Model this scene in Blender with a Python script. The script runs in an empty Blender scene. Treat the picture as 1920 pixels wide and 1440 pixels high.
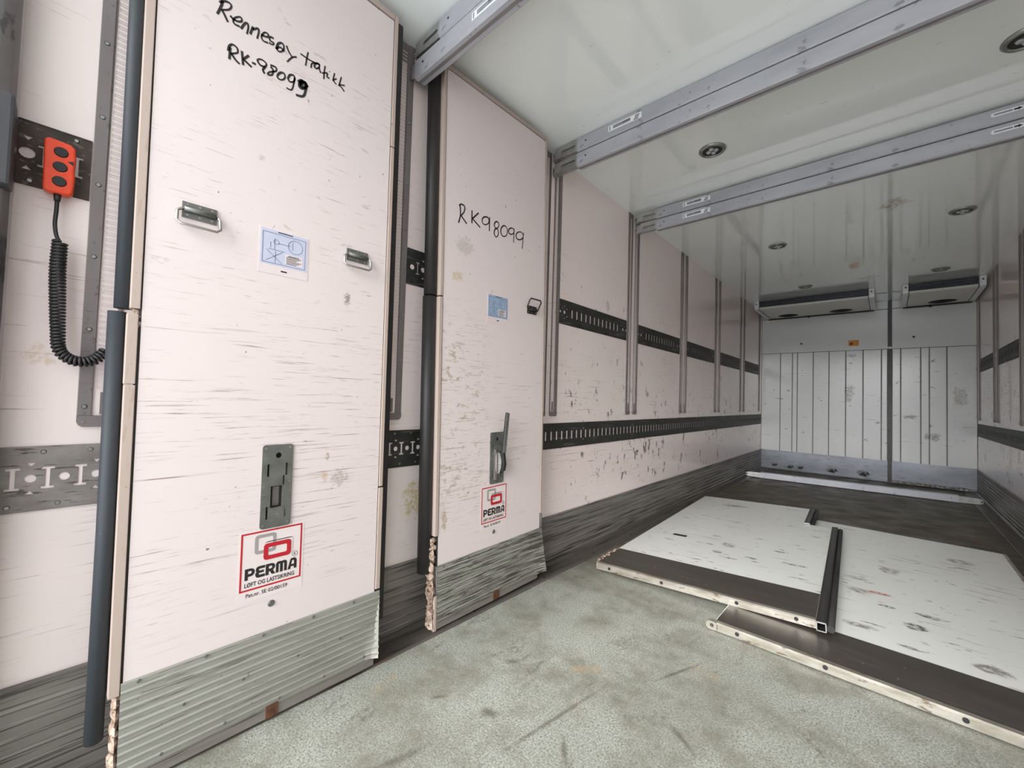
import bpy, bmesh, math, random
from mathutils import Matrix, Vector
random.seed(7)
scene = bpy.context.scene
COL = scene.collection
PI = math.pi
W, D, H = 2.48, 8.155, 2.656          # inside width, depth from the camera, height of the cargo box
REAR = -0.7                          # open rear end; unseen box length past the posts added to even the light

# ------------------------------------------------------------------ camera, sky, exposure
cd = bpy.data.cameras.new('camera')
cd.sensor_fit = 'HORIZONTAL'; cd.sensor_width = 36.0
cd.lens = 36.0 * 771.14 / 1920.0
cd.clip_start = 0.02; cd.clip_end = 300
cam = bpy.data.objects.new('camera', cd); COL.objects.link(cam)
right = Vector((0.73782775, 0.67428881, 0.03073764)); up = Vector((-0.00148361, -0.04391783, 0.99903405)); fwd = Vector((-0.67498741, 0.73716065, 0.03140341))
cam.matrix_world = Matrix(((right.x, up.x, -fwd.x, 1.6126), (right.y, up.y, -fwd.y, 0.0), (right.z, up.z, -fwd.z, 1.0716), (0, 0, 0, 1)))
scene.camera = cam

world = bpy.data.worlds.new('overcast_sky'); scene.world = world
world.use_nodes = True
bg = world.node_tree.nodes['Background']
bg.inputs['Color'].default_value = (0.93, 0.97, 1.0, 1); bg.inputs['Strength'].default_value = 2.1

sun_d = bpy.data.lights.new('fill_sun_offscreen', 'SUN'); sun_d.energy = 5.0; sun_d.angle = math.radians(44); sun_d.color = (1.0, 0.985, 0.98)  # wide soft sun added behind the camera to brighten the far end
sun = bpy.data.objects.new('fill_sun_offscreen', sun_d); COL.objects.link(sun)
sun.location = (6, -20, 8)
sun.rotation_euler = Vector((-0.12, 1.0, -0.46)).to_track_quat('-Z', 'Y').to_euler()

vs = scene.view_settings
vs.view_transform = 'Standard'; vs.look = 'None'; vs.gamma = 1.0; vs.use_curve_mapping = False
vs.exposure = 0.48
try:
    scene.cycles.max_bounces = 16; scene.cycles.diffuse_bounces = 12; scene.cycles.glossy_bounces = 6
except Exception: pass

# ------------------------------------------------------------------ mesh helpers
class MB:
    def __init__(s): s.v = []; s.f = []; s.sm = []
    def add(s, vs_, fs_, smooth=False):
        b = len(s.v); s.v += [tuple(v) for v in vs_]
        for f in fs_: s.f.append([b + i for i in f]); s.sm.append(smooth)
        return s
    def box(s, a, b):
        x0, y0, z0 = a; x1, y1, z1 = b
        v = [(x0,y0,z0),(x1,y0,z0),(x1,y1,z0),(x0,y1,z0),(x0,y0,z1),(x1,y0,z1),(x1,y1,z1),(x0,y1,z1)]
        return s.add(v, [(0,3,2,1),(4,5,6,7),(0,1,5,4),(1,2,6,5),(2,3,7,6),(3,0,4,7)])
    def prism(s, prof, ax, a, b, smooth=False):
        # prof: 2D points counter-clockwise; ax 'x': prof=(y,z); 'y': prof=(z,x); 'z': prof=(x,y)
        n = len(prof)
        def P(p, t): return {'x': (t, p[0], p[1]), 'y': (p[1], t, p[0]), 'z': (p[0], p[1], t)}[ax]
        v = [P(p, a) for p in prof] + [P(p, b) for p in prof]
        bi = len(s.v); s.v += v
        for i in range(n):
            j = (i + 1) % n; s.f.append([bi + i, bi + j, bi + n + j, bi + n + i]); s.sm.append(smooth)
        s.f.append([bi + i for i in reversed(range(n))]); s.sm.append(False)
        s.f.append([bi + n + i for i in range(n)]); s.sm.append(False)
        return s
    def cyl(s, c, r, h, ax='z', n=16, r2=None, smooth=True):
        r2 = r if r2 is None else r2
        def P(x, y, z): return {'z': (c[0]+x, c[1]+y, c[2]+z), 'x': (c[0]+z, c[1]+x, c[2]+y), 'y': (c[0]+y, c[1]+z, c[2]+x)}[ax]
        bi = len(s.v)
        for k in range(n): s.v.append(P(r*math.cos(2*PI*k/n), r*math.sin(2*PI*k/n), 0))
        for k in range(n): s.v.append(P(r2*math.cos(2*PI*k/n), r2*math.sin(2*PI*k/n), h))
        for k in range(n):
            j = (k+1) % n; s.f.append([bi+k, bi+j, bi+n+j, bi+n+k]); s.sm.append(smooth)
        s.f.append([bi+k for k in reversed(range(n))]); s.sm.append(False)
        s.f.append([bi+n+k for k in range(n)]); s.sm.append(False)
        return s
    def tube(s, pts, r, n=8, closed=False):
        pts = [Vector(p) for p in pts]; m = len(pts); bi = len(s.v)
        prev = None
        for i, p in enumerate(pts):
            a = pts[(i-1) % m] if (closed or i > 0) else p
            b = pts[(i+1) % m] if (closed or i < m-1) else p
            t = (b - a).normalized()
            if prev is None:
                u = t.orthogonal().normalized()
            else:
                u = (prev - t * prev.dot(t)).normalized()
            prev = u; w = t.cross(u)
            for k in range(n):
                an = 2*PI*k/n; s.v.append(tuple(p + u*(r*math.cos(an)) + w*(r*math.sin(an))))
        for i in range(m if closed else m-1):
            i2 = (i+1) % m
            for k in range(n):
                j = (k+1) % n
                s.f.append([bi+i*n+k, bi+i*n+j, bi+i2*n+j, bi+i2*n+k]); s.sm.append(True)
        if not closed:
            s.f.append([bi+k for k in reversed(range(n))]); s.sm.append(False)
            s.f.append([bi+(m-1)*n+k for k in range(n)]); s.sm.append(False)
        return s
    def mesh(s, name, bevel=0.0, seg=2):
        me = bpy.data.meshes.new(name); me.from_pydata(s.v, [], s.f)
        bm = bmesh.new(); bm.from_mesh(me)
        for f, k in zip(bm.faces, s.sm): f.smooth = k
        if bevel > 0:
            es = [e for e in bm.edges if len(e.link_faces) == 2 and e.calc_face_angle(0) > 0.6]
            bmesh.ops.bevel(bm, geom=es, offset=bevel, segments=seg, affect='EDGES', profile=0.6, clamp_overlap=True)
        bmesh.ops.recalc_face_normals(bm, faces=bm.faces)
        bm.to_mesh(me); bm.free()
        return me

def obj(name, me, mat=None, parent=None, loc=None, bevel=0.0):
    if isinstance(me, MB): me = me.mesh(name, bevel)
    if mat and not me.materials: me.materials.append(mat)
    o = bpy.data.objects.new(name, me); COL.objects.link(o)
    if parent is not None: o.parent = parent
    if loc is not None: o.location = loc
    return o
def tag(o, label, cat, group=None, kind=None):
    o['label'] = label; o['category'] = cat
    if group: o['group'] = group
    if kind: o['kind'] = kind
    return o
def thing(name, label, cat, loc=(0,0,0), rot=(0,0,0), group=None):
    o = bpy.data.objects.new(name, None); COL.objects.link(o)
    o.empty_display_size = 0.05; o.location = loc; o.rotation_euler = rot
    return tag(o, label, cat, group)
def copy_tree(o, parent=None):
    c = o.copy(); COL.objects.link(c)
    if parent is not None: c.parent = parent
    for ch in list(o.children): copy_tree(ch, c)
    return c

def curve_mesh(cu):
    o = bpy.data.objects.new('tmp', cu); COL.objects.link(o)
    bpy.context.view_layer.update()
    me = bpy.data.meshes.new_from_object(o.evaluated_get(bpy.context.evaluated_depsgraph_get()))
    bpy.data.objects.remove(o); bpy.data.curves.remove(cu)
    return me
WALLMAP = Matrix(((0,0,1,0),(1,0,0,0),(0,1,0,0),(0,0,0,1)))    # (u,v,w) -> x=w, y=u, z=v
CEILMAP = Matrix(((1,0,0,0),(0,-1,0,0),(0,0,-1,0),(0,0,0,1)))  # facing down
FRONTMAP = Matrix(((1,0,0,0),(0,0,-1,0),(0,1,0,0),(0,0,0,1)))  # (u,v,w) -> x=u, y=-w, z=v : faces -y
def plate(outer, holes, t, w0=0.0, M=WALLMAP):
    """flat plate with real cut-outs; lies from w0 to w0+t above its plane"""
    cu = bpy.data.curves.new('plate', 'CURVE'); cu.dimensions = '2D'; cu.fill_mode = 'BOTH'; cu.extrude = t/2
    for loop in [outer] + list(holes):
        sp = cu.splines.new('POLY'); sp.points.add(len(loop)-1); sp.use_cyclic_u = True
        for p, q in zip(sp.points, loop): p.co = (q[0], q[1], 0, 1)
    me = curve_mesh(cu); me.transform(Matrix.Translation((0,0,w0+t/2))); me.transform(M)
    return me
def text_mesh(txt, size, w0, M=WALLMAP, off=0.0, align='LEFT', sx=1.0, t=0.0003, pos=(0,0), shear=0.0):
    cu = bpy.data.curves.new('txt', 'FONT'); cu.body = txt; cu.size = size; cu.align_x = align; cu.offset = off; cu.extrude = t/2; cu.shear = shear
    cu.resolution_u = 3
    me = curve_mesh(cu)
    me.transform(Matrix.Diagonal((sx,1,1,1))); me.transform(Matrix.Translation((pos[0],pos[1],w0+t/2))); me.transform(M)
    return me
def rect(a, b, c, d): return [(a,c),(b,c),(b,d),(a,d)]
def rrect(a, b, c, d, r, n=4):
    o = []
    for cx, cy, a0 in ((b-r,d-r,0),(a+r,d-r,90),(a+r,c+r,180),(b-r,c+r,270)):
        for k in range(n+1):
            t = math.radians(a0 + 90*k/n); o.append((cx+r*math.cos(t), cy+r*math.sin(t)))
    return o
def circ(cx, cy, r, n=14, ry=None):
    ry = r if ry is None else ry
    return [(cx+r*math.cos(2*PI*k/n), cy+ry*math.sin(2*PI*k/n)) for k in range(n)]
def smooth_pts(pts, sub=5):
    if len(pts) < 3: return pts
    o = []; n = len(pts)
    for i in range(n-1):
        p0 = pts[max(i-1,0)]; p1 = pts[i]; p2 = pts[i+1]; p3 = pts[min(i+2,n-1)]
        for k in range(sub):
            t = k/sub
            o.append(tuple(0.5*(2*b+(c-a)*t+(2*a-5*b+4*c-d)*t*t+(3*b-a-3*c+d)*t**3) for a,b,c,d in zip(p0,p1,p2,p3)))
    o.append(pts[-1]); return o
def ribbons(strokes, wid, x, mb=None):
    """flat pen strokes on a plane facing +x, points (y,z) in metres"""
    mb = mb or MB()
    for st in strokes:
        P = smooth_pts(st); n = len(P); v = []
        for i, p in enumerate(P):
            a = P[max(i-1,0)]; b = P[min(i+1,n-1)]; dx, dy = b[0]-a[0], b[1]-a[1]; L = math.hypot(dx,dy) or 1
            w_ = wid*(0.95+0.15*math.sin(i*0.12+p[0]*9)); nx, ny = -dy/L*w_/2, dx/L*w_/2
            v += [(x,p[0]+nx,p[1]+ny),(x,p[0]-nx,p[1]-ny)]
        mb.add(v, [(2*i,2*i+1,2*i+3,2*i+2) for i in range(n-1)])
    return mb

# ------------------------------------------------------------------ materials
class NT:
    def __init__(s, name):
        s.m = bpy.data.materials.new(name); s.m.use_nodes = True; s.t = s.m.node_tree
        s.b = s.t.nodes['Principled BSDF']; s.co = None
    def n(s, typ, **kw):
        o = s.t.nodes.new(typ)
        for k, v in kw.items(): setattr(o, k, v)
        return o
    def link(s, a, b): s.t.links.new(a, b)
    def coord(s):
        if s.co is None: s.co = s.n('ShaderNodeTexCoord').outputs['Object']
        return s.co
    def mapped(s, scale, loc=(0,0,0)):
        m = s.n('ShaderNodeMapping'); m.inputs['Scale'].default_value = scale; m.inputs['Location'].default_value = loc
        s.link(s.coord(), m.inputs['Vector']); return m.outputs[0]
    def noise(s, scale=(1,1,1), detail=3, loc=(0,0,0), rough=0.55, dist=0.0):
        t = s.n('ShaderNodeTexNoise'); t.inputs['Scale'].default_value = 1.0; t.inputs['Detail'].default_value = detail
        t.inputs['Roughness'].default_value = rough; t.inputs['Distortion'].default_value = dist
        s.link(s.mapped(scale, loc), t.inputs['Vector']); return t.outputs['Fac']
    def rng(s, x, a, b, c=0.0, d=1.0):
        r = s.n('ShaderNodeMapRange'); r.inputs[1].default_value = a; r.inputs[2].default_value = b; r.inputs[3].default_value = c; r.inputs[4].default_value = d
        r.clamp = True; s.link(x, r.inputs[0]); return r.outputs[0]
    def math(s, op, a, b):
        m = s.n('ShaderNodeMath', operation=op)
        for i, q in enumerate((a, b)):
            if isinstance(q, (int, float)): m.inputs[i].default_value = q
            else: s.link(q, m.inputs[i])
        return m.outputs[0]
    def mix(s, fac, a, b):
        m = s.n('ShaderNodeMix', data_type='RGBA')
        for i, q in ((0, fac), (6, a), (7, b)):
            if isinstance(q, (int, float)): m.inputs[i].default_value = q
            elif isinstance(q, tuple): m.inputs[i].default_value = (*q[:3], 1)
            else: s.link(q, m.inputs[i])
        return m.outputs[2]
    def sep(s):
        q = s.n('ShaderNodeSeparateXYZ'); s.link(s.coord(), q.inputs[0]); return q.outputs
def srgb(r, g, b):
    f = lambda c: (c/255/12.92) if c/255 <= 0.04045 else ((c/255+0.055)/1.055)**2.4
    return (f(r), f(g), f(b))
def surf(name, base, rough=0.5, metal=0.0, var=None, marks=(), stains=(), bump=None, rvar=0.0, spec=0.5, coat=0.0):
    """base colour + soft variation + wear marks (thresholded stretched noise, optionally limited to a zone) + stains with their own outline"""
    q = NT(name); b = q.b
    b.inputs['Roughness'].default_value = rough; b.inputs['Metallic'].default_value = metal
    b.inputs['Specular IOR Level'].default_value = spec
    col = tuple(base)
    if var:
        sc, amt, c2 = var
        col = q.mix(q.rng(q.noise(sc, 4), 0.35, 0.68, 0, amt), col, c2)
    for k, mk in enumerate(marks):
        fac = q.rng(q.noise(mk['s'], mk.get('d', 4), mk.get('o', (k*3.7, k*1.9, k*5.3)), mk.get('r', 0.6), mk.get('w', 0.0)), mk['t'], mk['t']+mk.get('e', 0.04), 0, mk.get('a', 0.8))
        if 'm' in mk:    # second patchy mask
            ms, mt = mk['m']; fac = q.math('MULTIPLY', fac, q.rng(q.noise(ms, 2, (k*7.1+3, 2.2, k)), mt, mt+0.08))
        for ax in 'xyz':
            if ax in mk:
                lo, hi, soft = mk[ax]; c = q.sep()['xyz'.index(ax)]
                fac = q.math('MULTIPLY', fac, q.math('MULTIPLY', q.rng(c, lo, lo+soft), q.rng(c, hi-soft, hi, 1, 0)))
        col = q.mix(fac, col, mk['c'])
    for (c, r, colr, amt, ns) in stains:
        v = q.n('ShaderNodeVectorMath', operation='SUBTRACT'); q.link(q.coord(), v.inputs[0]); v.inputs[1].default_value = c
        d = q.n('ShaderNodeVectorMath', operation='DIVIDE'); q.link(v.outputs[0], d.inputs[0]); d.inputs[1].default_value = r
        l = q.n('ShaderNodeVectorMath', operation='LENGTH'); q.link(d.outputs[0], l.inputs[0])
        dist = q.math('ADD', l.outputs['Value'], q.math('MULTIPLY', q.math('SUBTRACT', q.noise((ns,ns,ns), 4, (c[0],c[1],1)), 0.5), 2.2))
        col = q.mix(q.math('MULTIPLY', q.rng(dist, 0.6, 1.0, amt, 0), q.rng(q.noise((ns*3,ns*3,ns*3), 5, (c[1],c[0],2), 0.7), 0.42, 0.56, 0.15, 1)), col, colr)
    if isinstance(col, tuple): b.inputs['Base Color'].default_value = (*col, 1)
    else: q.link(col, b.inputs['Base Color'])
    if rvar:
        q.link(q.rng(q.noise((6,6,6), 4, (9,9,9)), 0.3, 0.7, max(rough-rvar,0.02), rough+rvar), b.inputs['Roughness'])
    if coat:
        b.inputs['Coat Weight'].default_value = coat; b.inputs['Coat Roughness'].default_value = 0.04; b.inputs['Coat IOR'].default_value = 1.6
    if bump:
        sc, strength, dist = bump
        bp = q.n('ShaderNodeBump'); bp.inputs['Strength'].default_value = strength; bp.inputs['Distance'].default_value = dist
        q.link(q.noise(sc, 4), bp.inputs['Height']); q.link(bp.outputs[0], b.inputs['Normal'])
    return q.m

DK = srgb(70, 62, 56); MID = srgb(140, 128, 118)
M = {}
M['wall'] = surf('white_wall_laminate', coat=0.5, base=srgb(247, 232, 229), rough=0.22, var=((1.2,1.2,1.2), 0.5, srgb(238, 234, 228)), marks=[
    dict(s=(30,2.0,120), t=0.60, e=0.06, d=6, r=0.68, c=srgb(128,108,100), a=0.8, z=(0.30,1.45,0.2), m=((2,1.8,5),0.45)),
    dict(s=(60,6,220), t=0.62, e=0.05, c=srgb(150,132,122), a=0.55, z=(0.25,2.2,0.25), m=((3,2,4),0.47)),
    dict(s=(20,15,9), t=0.60, e=0.02, d=5, r=0.68, c=srgb(92,84,75), a=0.85, y=(2.0,9.0,0.4), z=(0.26,1.25,0.16), m=((3,4.0,4),0.47)),
    dict(s=(20,30,14), t=0.665, e=0.03, c=srgb(96,90,80), a=0.8, y=(1.9,9.0,0.4), z=(0.28,2.0,0.2)),
    dict(s=(15,9,6), t=0.68, e=0.03, c=srgb(176,168,146), a=0.7, y=(1.9,9,0.3), z=(0.3,2.0,0.25)),
    dict(s=(20,14,26), t=0.63, e=0.08, c=srgb(165,150,138), a=0.5, y=(-1,0.15,0.1), z=(1.6,2.6,0.2), m=((6,9,7),0.48))],
    stains=[((0,1.127,0.587),(1,0.075,0.10),srgb(206,184,128),0.85,28), ((0,2.84,1.80),(1,0.03,0.055),srgb(172,168,150),0.8,30),
            ((0,-0.045,1.14),(1,0.03,0.03),srgb(205,180,140),0.5,30)])
M['wall_r'] = surf('white_wall_laminate_worn', srgb(247, 232, 229), 0.22, coat=0.5, var=((1.2,1.2,1.2), 0.5, srgb(238, 234, 228)), marks=[
    dict(s=(20,11,8), t=0.61, e=0.03, d=5, r=0.6, c=srgb(92,87,80), a=0.85, z=(0.26,1.9,0.2), m=((3,2.4,3),0.45)),
    dict(s=(30,2.0,130), t=0.58, e=0.06, d=6, r=0.68, c=srgb(130,122,112), a=0.6, z=(0.3,1.6,0.2))])
M['wall_b'] = surf('white_back_wall_sheet', srgb(226, 229, 228), 0.2, marks=[
    dict(s=(9,9,16), t=0.67, e=0.02, c=srgb(120,112,98), a=0.8, z=(0.5,1.9,0.1)),
    dict(s=(4,4,80), t=0.66, e=0.03, c=srgb(130,122,110), a=0.6, z=(0.4,2.0,0.2))],
    stains=[((1.17,8.15,1.30),(0.07,1,0.14),srgb(130,126,112),0.85,14), ((1.85,8.15,0.96),(0.08,1,0.035),srgb(112,104,88),0.9,16),
            ((2.06,8.15,0.70),(0.10,1,0.06),srgb(120,112,96),0.85,14), ((2.32,8.15,1.25),(0.08,1,0.15),srgb(150,142,120),0.7,16), ((1.2,8.15,1.86),(0.06,1,0.03),srgb(140,134,122),0.8,14)])
M['ceil'] = surf('glossy_white_ceiling', coat=1.0, base=srgb(243, 249, 247), rough=0.08, var=((0.8,0.5,1), 0.5, srgb(238,244,242)), marks=[
    dict(s=(14,40,10), t=0.70, e=0.03, c=srgb(170,168,158), a=0.5)], stains=[((1.646,4.277,H),(0.09,0.13,1),srgb(168,150,118),0.85,14), ((1.42,6.55,H),(0.12,0.08,1),srgb(150,138,100),0.7,10)])
M['panel'] = surf('painted_partition_panel', srgb(216, 205, 203), 0.42, var=((1.5,1.5,1.0), 0.5, srgb(211,201,198)), marks=[
    dict(s=(30,3.0,150), t=0.575, e=0.07, d=6, r=0.7, c=srgb(128,102,95), a=0.8, z=(0.28,1.45,0.3), m=((2,3.0,7),0.42)),
    dict(s=(30,10,60), t=0.66, e=0.03, d=6, r=0.7, c=srgb(110,96,88), a=0.7, z=(0.3,1.7,0.3), o=(1,8,3)),
    dict(s=(60,9,240), t=0.62, e=0.05, c=srgb(165,142,134), a=0.6, z=(0.3,2.5,0.3), m=((3,3,4),0.45)),
    dict(s=(40,45,36), t=0.715, e=0.02, c=srgb(96,84,76), a=0.85),
    dict(s=(25,14,30), t=0.66, e=0.05, c=srgb(176,156,146), a=0.5, z=(1.3,2.6,0.2))],
    stains=[((0,0.535,0.835),(1,0.009,0.016),srgb(150,120,95),0.9,30), ((0,0.53,0.765),(1,0.014,0.018),srgb(190,160,130),0.9,40),
            ((0,0.585,1.41),(1,0.012,0.03),srgb(90,70,58),0.9,60), ((0,0.58,0.755),(1,0.035,0.035),srgb(120,105,95),0.5,70)])
M['panel2'] = surf('painted_partition_panel_dirty', srgb(216, 205, 203), 0.42, var=((1.5,1.5,1.0), 0.5, srgb(211,201,198)), marks=[
    dict(s=(30,3.0,150), t=0.585, e=0.06, d=6, r=0.68, c=srgb(140,122,104), a=0.75, z=(0.30,1.35,0.25), m=((2,2.5,5),0.44)),
    dict(s=(40,28,40), t=0.56, e=0.08, c=srgb(152,134,104), a=0.65, y=(-0.1,0.34,0.14), z=(0.52,1.5,0.16), m=((3,5,4),0.44)),
    dict(s=(60,14,200), t=0.58, e=0.06, c=srgb(150,132,108), a=0.6, y=(-0.1,0.42,0.2), z=(0.35,1.6,0.3)),
    dict(s=(40,45,36), t=0.70, e=0.02, c=srgb(96,84,76), a=0.85)],
    stains=[((0,0.10,1.63),(1,0.04,0.03),srgb(190,172,130),0.9,50), ((0,0.145,1.78),(1,0.06,0.05),srgb(150,140,132),0.5,60), ((0,0.05,0.50),(1,0.02,0.055),srgb(150,128,96),0.8,40)])
M['frame'] = surf('cream_edge_profile', srgb(176, 160, 150), 0.5, marks=[dict(s=(60,60,9), t=0.60, e=0.06, c=srgb(160,140,122), a=0.6), dict(s=(80,80,30), t=0.68, e=0.03, c=srgb(96,84,72), a=0.8)])
M['gap'] = surf('dark_joint', srgb(38, 34, 33), 0.7, var=((20,20,20),0.4,srgb(60,54,50)))
M['alu'] = surf('ridged_aluminium_kick', srgb(172, 172, 164), 0.42, 0.55, var=((3,3,8),0.6,srgb(150,150,142)), marks=[
    dict(s=(40,3,40), t=0.60, e=0.06, c=srgb(120,118,110), a=0.6), dict(s=(30,5,160), t=0.62, e=0.04, c=srgb(92,86,78), a=0.7), dict(s=(60,60,60), t=0.70, e=0.03, c=srgb(80,72,64), a=0.7)])
M['alu2'] = surf('ridged_aluminium_kick_dirty', srgb(172, 172, 164), 0.42, 0.55, var=((3,3,8),0.6,srgb(150,150,142)), marks=[
    dict(s=(30,5,160), t=0.50, e=0.06, c=srgb(66,60,52), a=0.85), dict(s=(20,8,30), t=0.60, e=0.08, c=srgb(70,64,56), a=0.6)])
M['skirt'] = surf('dirty_aluminium_skirting', srgb(142, 138, 132), 0.4, 0.3, var=((2,1.2,6),0.7,srgb(112,107,101)), marks=[
    dict(s=(20,2.0,90), t=0.54, e=0.06, c=srgb(62,57,52), a=0.8), dict(s=(20,1.0,30), t=0.55, e=0.1, c=srgb(70,64,58), a=0.6)])
M['strip'] = surf('floor_edge_aluminium', srgb(106, 101, 95), 0.45, 0.4, var=((20,2,8),0.7,srgb(74,69,64)), marks=[dict(s=(40,6,40), t=0.64, e=0.05, c=srgb(120,78,50), a=0.7, y=(0,1.8,0.3)), dict(s=(60,3,60), t=0.58, e=0.06, c=srgb(52,47,43), a=0.8)])
M['track'] = surf('dark_galvanised_track', srgb(66, 67, 64), 0.5, 0.45, var=((6,6,12),0.7,srgb(48,49,47)), marks=[dict(s=(30,4,60), t=0.58, e=0.06, c=srgb(112,108,102), a=0.55), dict(s=(50,50,50), t=0.68, e=0.04, c=srgb(40,38,34), a=0.8)])
M['track_near'] = surf('worn_galvanised_track', srgb(150, 144, 140), 0.5, 0.25, var=((8,10,16),0.8,srgb(118,112,108)), marks=[dict(s=(30,12,90), t=0.58, e=0.05, c=srgb(60,52,47), a=0.75), dict(s=(30,9,60), t=0.62, e=0.05, c=srgb(160,152,146), a=0.5)])
M['track_soot'] = surf('blackened_track', srgb(74, 64, 58), 0.5, 0.35, var=((14,18,18),0.9,srgb(48,41,37)), marks=[dict(s=(30,40,60), t=0.58, e=0.05, c=srgb(128,118,104), a=0.55)])
M['rail'] = surf('grey_steel_rail', srgb(136, 130, 129), 0.42, 0.25, var=((8,8,3),0.7,srgb(116,110,109)), marks=[dict(s=(50,50,30), t=0.62, e=0.05, c=srgb(86,72,72), a=0.6), dict(s=(30,20,200), t=0.63, e=0.04, c=srgb(80,66,66), a=0.7, z=(0.9,1.4,0.2))])
M['rail_dark'] = surf('dark_steel_rail', srgb(136, 130, 129), 0.42, 0.25, var=((8,8,3),0.7,srgb(116,110,109)))
M['beam'] = surf('zinc_grey_beam', srgb(184, 186, 192), 0.38, 0.25, var=((2.5,10,10),0.8,srgb(164,166,174)), marks=[dict(s=(14,40,22), t=0.62, e=0.05, c=srgb(100,100,108), a=0.55), dict(s=(60,60,20), t=0.68, e=0.03, c=srgb(76,74,78), a=0.6)])
M['bracket'] = surf('bright_zinc_bracket', srgb(178, 178, 176), 0.35, 0.7, var=((20,20,20),0.6,srgb(140,140,138)))
M['steel'] = surf('brushed_steel', srgb(165, 168, 164), 0.3, 0.85, var=((20,20,60),0.6,srgb(130,132,128)))
M['plate'] = surf('grey_lock_plate', srgb(126, 128, 124), 0.42, 0.6, var=((20,20,20),0.8,srgb(100,102,98)), marks=[dict(s=(40,20,80), t=0.64, e=0.05, c=srgb(160,160,154), a=0.5)])
M['chrome'] = surf('polished_steel_rod', srgb(196, 190, 186), 0.2, 0.9, var=((20,20,20),0.3,srgb(150,146,142)))
M['rubber'] = surf('black_rubber', srgb(32, 31, 31), 0.55, var=((10,10,10),0.5,srgb(46,44,43)))
M['foam'] = surf('grey_foam_tube', srgb(44, 50, 56), 0.65, var=((10,10,2),0.6,srgb(36,41,46)), marks=[dict(s=(50,50,20), t=0.70, e=0.03, c=srgb(120,124,128), a=0.6)])
M['core'] = surf('broken_foam_core', srgb(200, 180, 164), 0.9, var=((40,40,30),1.0,srgb(104,78,60)), marks=[dict(s=(60,60,50), t=0.55, e=0.06, c=srgb(70,46,34), a=0.9)], bump=((90,90,90),0.8,0.01))
M['post'] = surf('stainless_door_post', srgb(150, 150, 150), 0.28, 0.9, var=((12,12,5),0.7,srgb(120,118,118)), marks=[dict(s=(30,30,14), t=0.60, e=0.06, c=srgb(86,82,82), a=0.6)])
M['latch'] = surf('dark_grey_latch', srgb(60, 61, 64), 0.55, 0.1, var=((10,10,10),0.5,srgb(50,51,53)))
M['orange'] = surf('orange_plastic', srgb(232, 74, 38), 0.38, var=((30,30,30),0.5,srgb(220,66,34)), marks=[dict(s=(90,90,90), t=0.68, e=0.04, c=srgb(240,160,130), a=0.5)])
M['cord'] = surf('black_cord', srgb(34, 33, 34), 0.45, var=((30,30,30),0.3,srgb(50,48,48)))
M['ink'] = surf('black_marker', srgb(28, 26, 28), 0.5, var=((60,60,60),0.6,srgb(52,48,50)))
M['black'] = surf('black_print', srgb(30, 28, 28), 0.5, var=((90,90,90),0.3,srgb(48,44,44)))
M['red'] = surf('red_print', srgb(178, 24, 40), 0.45, var=((60,60,60),0.3,srgb(165,30,44)))
M['grey'] = surf('grey_print', srgb(150, 146, 146), 0.45, var=((60,60,60),0.3,srgb(130,126,126)))
M['stickwhite'] = surf('white_sticker_film', srgb(216, 205, 205), 0.4, var=((20,20,20),0.3,srgb(211,200,199)))
M['film'] = surf('clear_film', srgb(218, 207, 205), 0.4, var=((20,20,20),0.3,srgb(213,202,200)))
M['blue'] = surf('blue_sticker_print', srgb(190, 194, 212), 0.35, var=((5,20,20),0.5,srgb(176,184,206)))
M['blue2'] = surf('strong_blue_sticker_print', srgb(150, 170, 192), 0.35, var=((5,20,20),0.5,srgb(136,158,184)))
M['navy'] = surf('blue_line_print', srgb(96, 112, 146), 0.4, var=((60,60,60),0.2,srgb(84,98,130)))
M['labelwhite'] = surf('white_beam_label', srgb(236, 240, 242), 0.35, var=((30,30,30),0.2,srgb(226,230,232)))
M['labelgrey'] = surf('grey_label_print', srgb(120, 124, 132), 0.4, var=((40,90,90),0.8,srgb(160,164,170)))
M['yellow'] = surf('orange_warning_print', srgb(226, 146, 28), 0.4, var=((30,30,30),0.4,srgb(206,128,24)))
M['rust'] = surf('rusty_steel', srgb(104, 66, 44), 0.75, 0.1, var=((50,50,50),1.0,srgb(58,38,28)))
M['cooler'] = surf('pale_cooler_plastic', srgb(222, 222, 214), 0.35, var=((4,4,4),0.5,srgb(206,206,198)))
M['dark'] = surf('dark_interior', srgb(24, 24, 25), 0.6, var=((20,20,20),0.4,srgb(40,40,42)))
M['slat'] = surf('grey_slat', srgb(92, 96, 104), 0.35, 0.6, var=((10,10,10),0.4,srgb(74,78,84)))
M['lens'] = surf('lamp_lens', srgb(190, 196, 196), 0.15, 0.2, var=((30,30,30),0.4,srgb(150,156,156)))
M['dish'] = surf('lamp_dish', srgb(74, 76, 76), 0.25, 0.6, var=((30,30,30),0.4,srgb(56,58,58)))
M['kickback'] = surf('shiny_back_kick_plate', srgb(124, 128, 134), 0.32, 0.6, var=((3,3,6),0.6,srgb(92,96,102)), marks=[dict(s=(6,30,60), t=0.58, e=0.06, c=srgb(80,82,90), a=0.7), dict(s=(5,5,12), t=0.60, e=0.08, c=srgb(60,58,58), a=0.7, z=(-0.05,0.14,0.06))])
BM = [dict(s=(3.2,46,20), t=0.61, e=0.05, c=srgb(120,118,110), a=0.55, m=((2,2,2),0.45)),
    dict(s=(7,22,20), t=0.665, e=0.012, d=4, r=0.6, c=srgb(118,114,104), a=0.8, o=(2.2,5.1,0)),
    dict(s=(11,40,20), t=0.675, e=0.02, d=4, c=srgb(64,62,57), a=0.85, o=(8.2,1.1,0))]
GB, DB = srgb(122,118,108), srgb(58,56,51)
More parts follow.
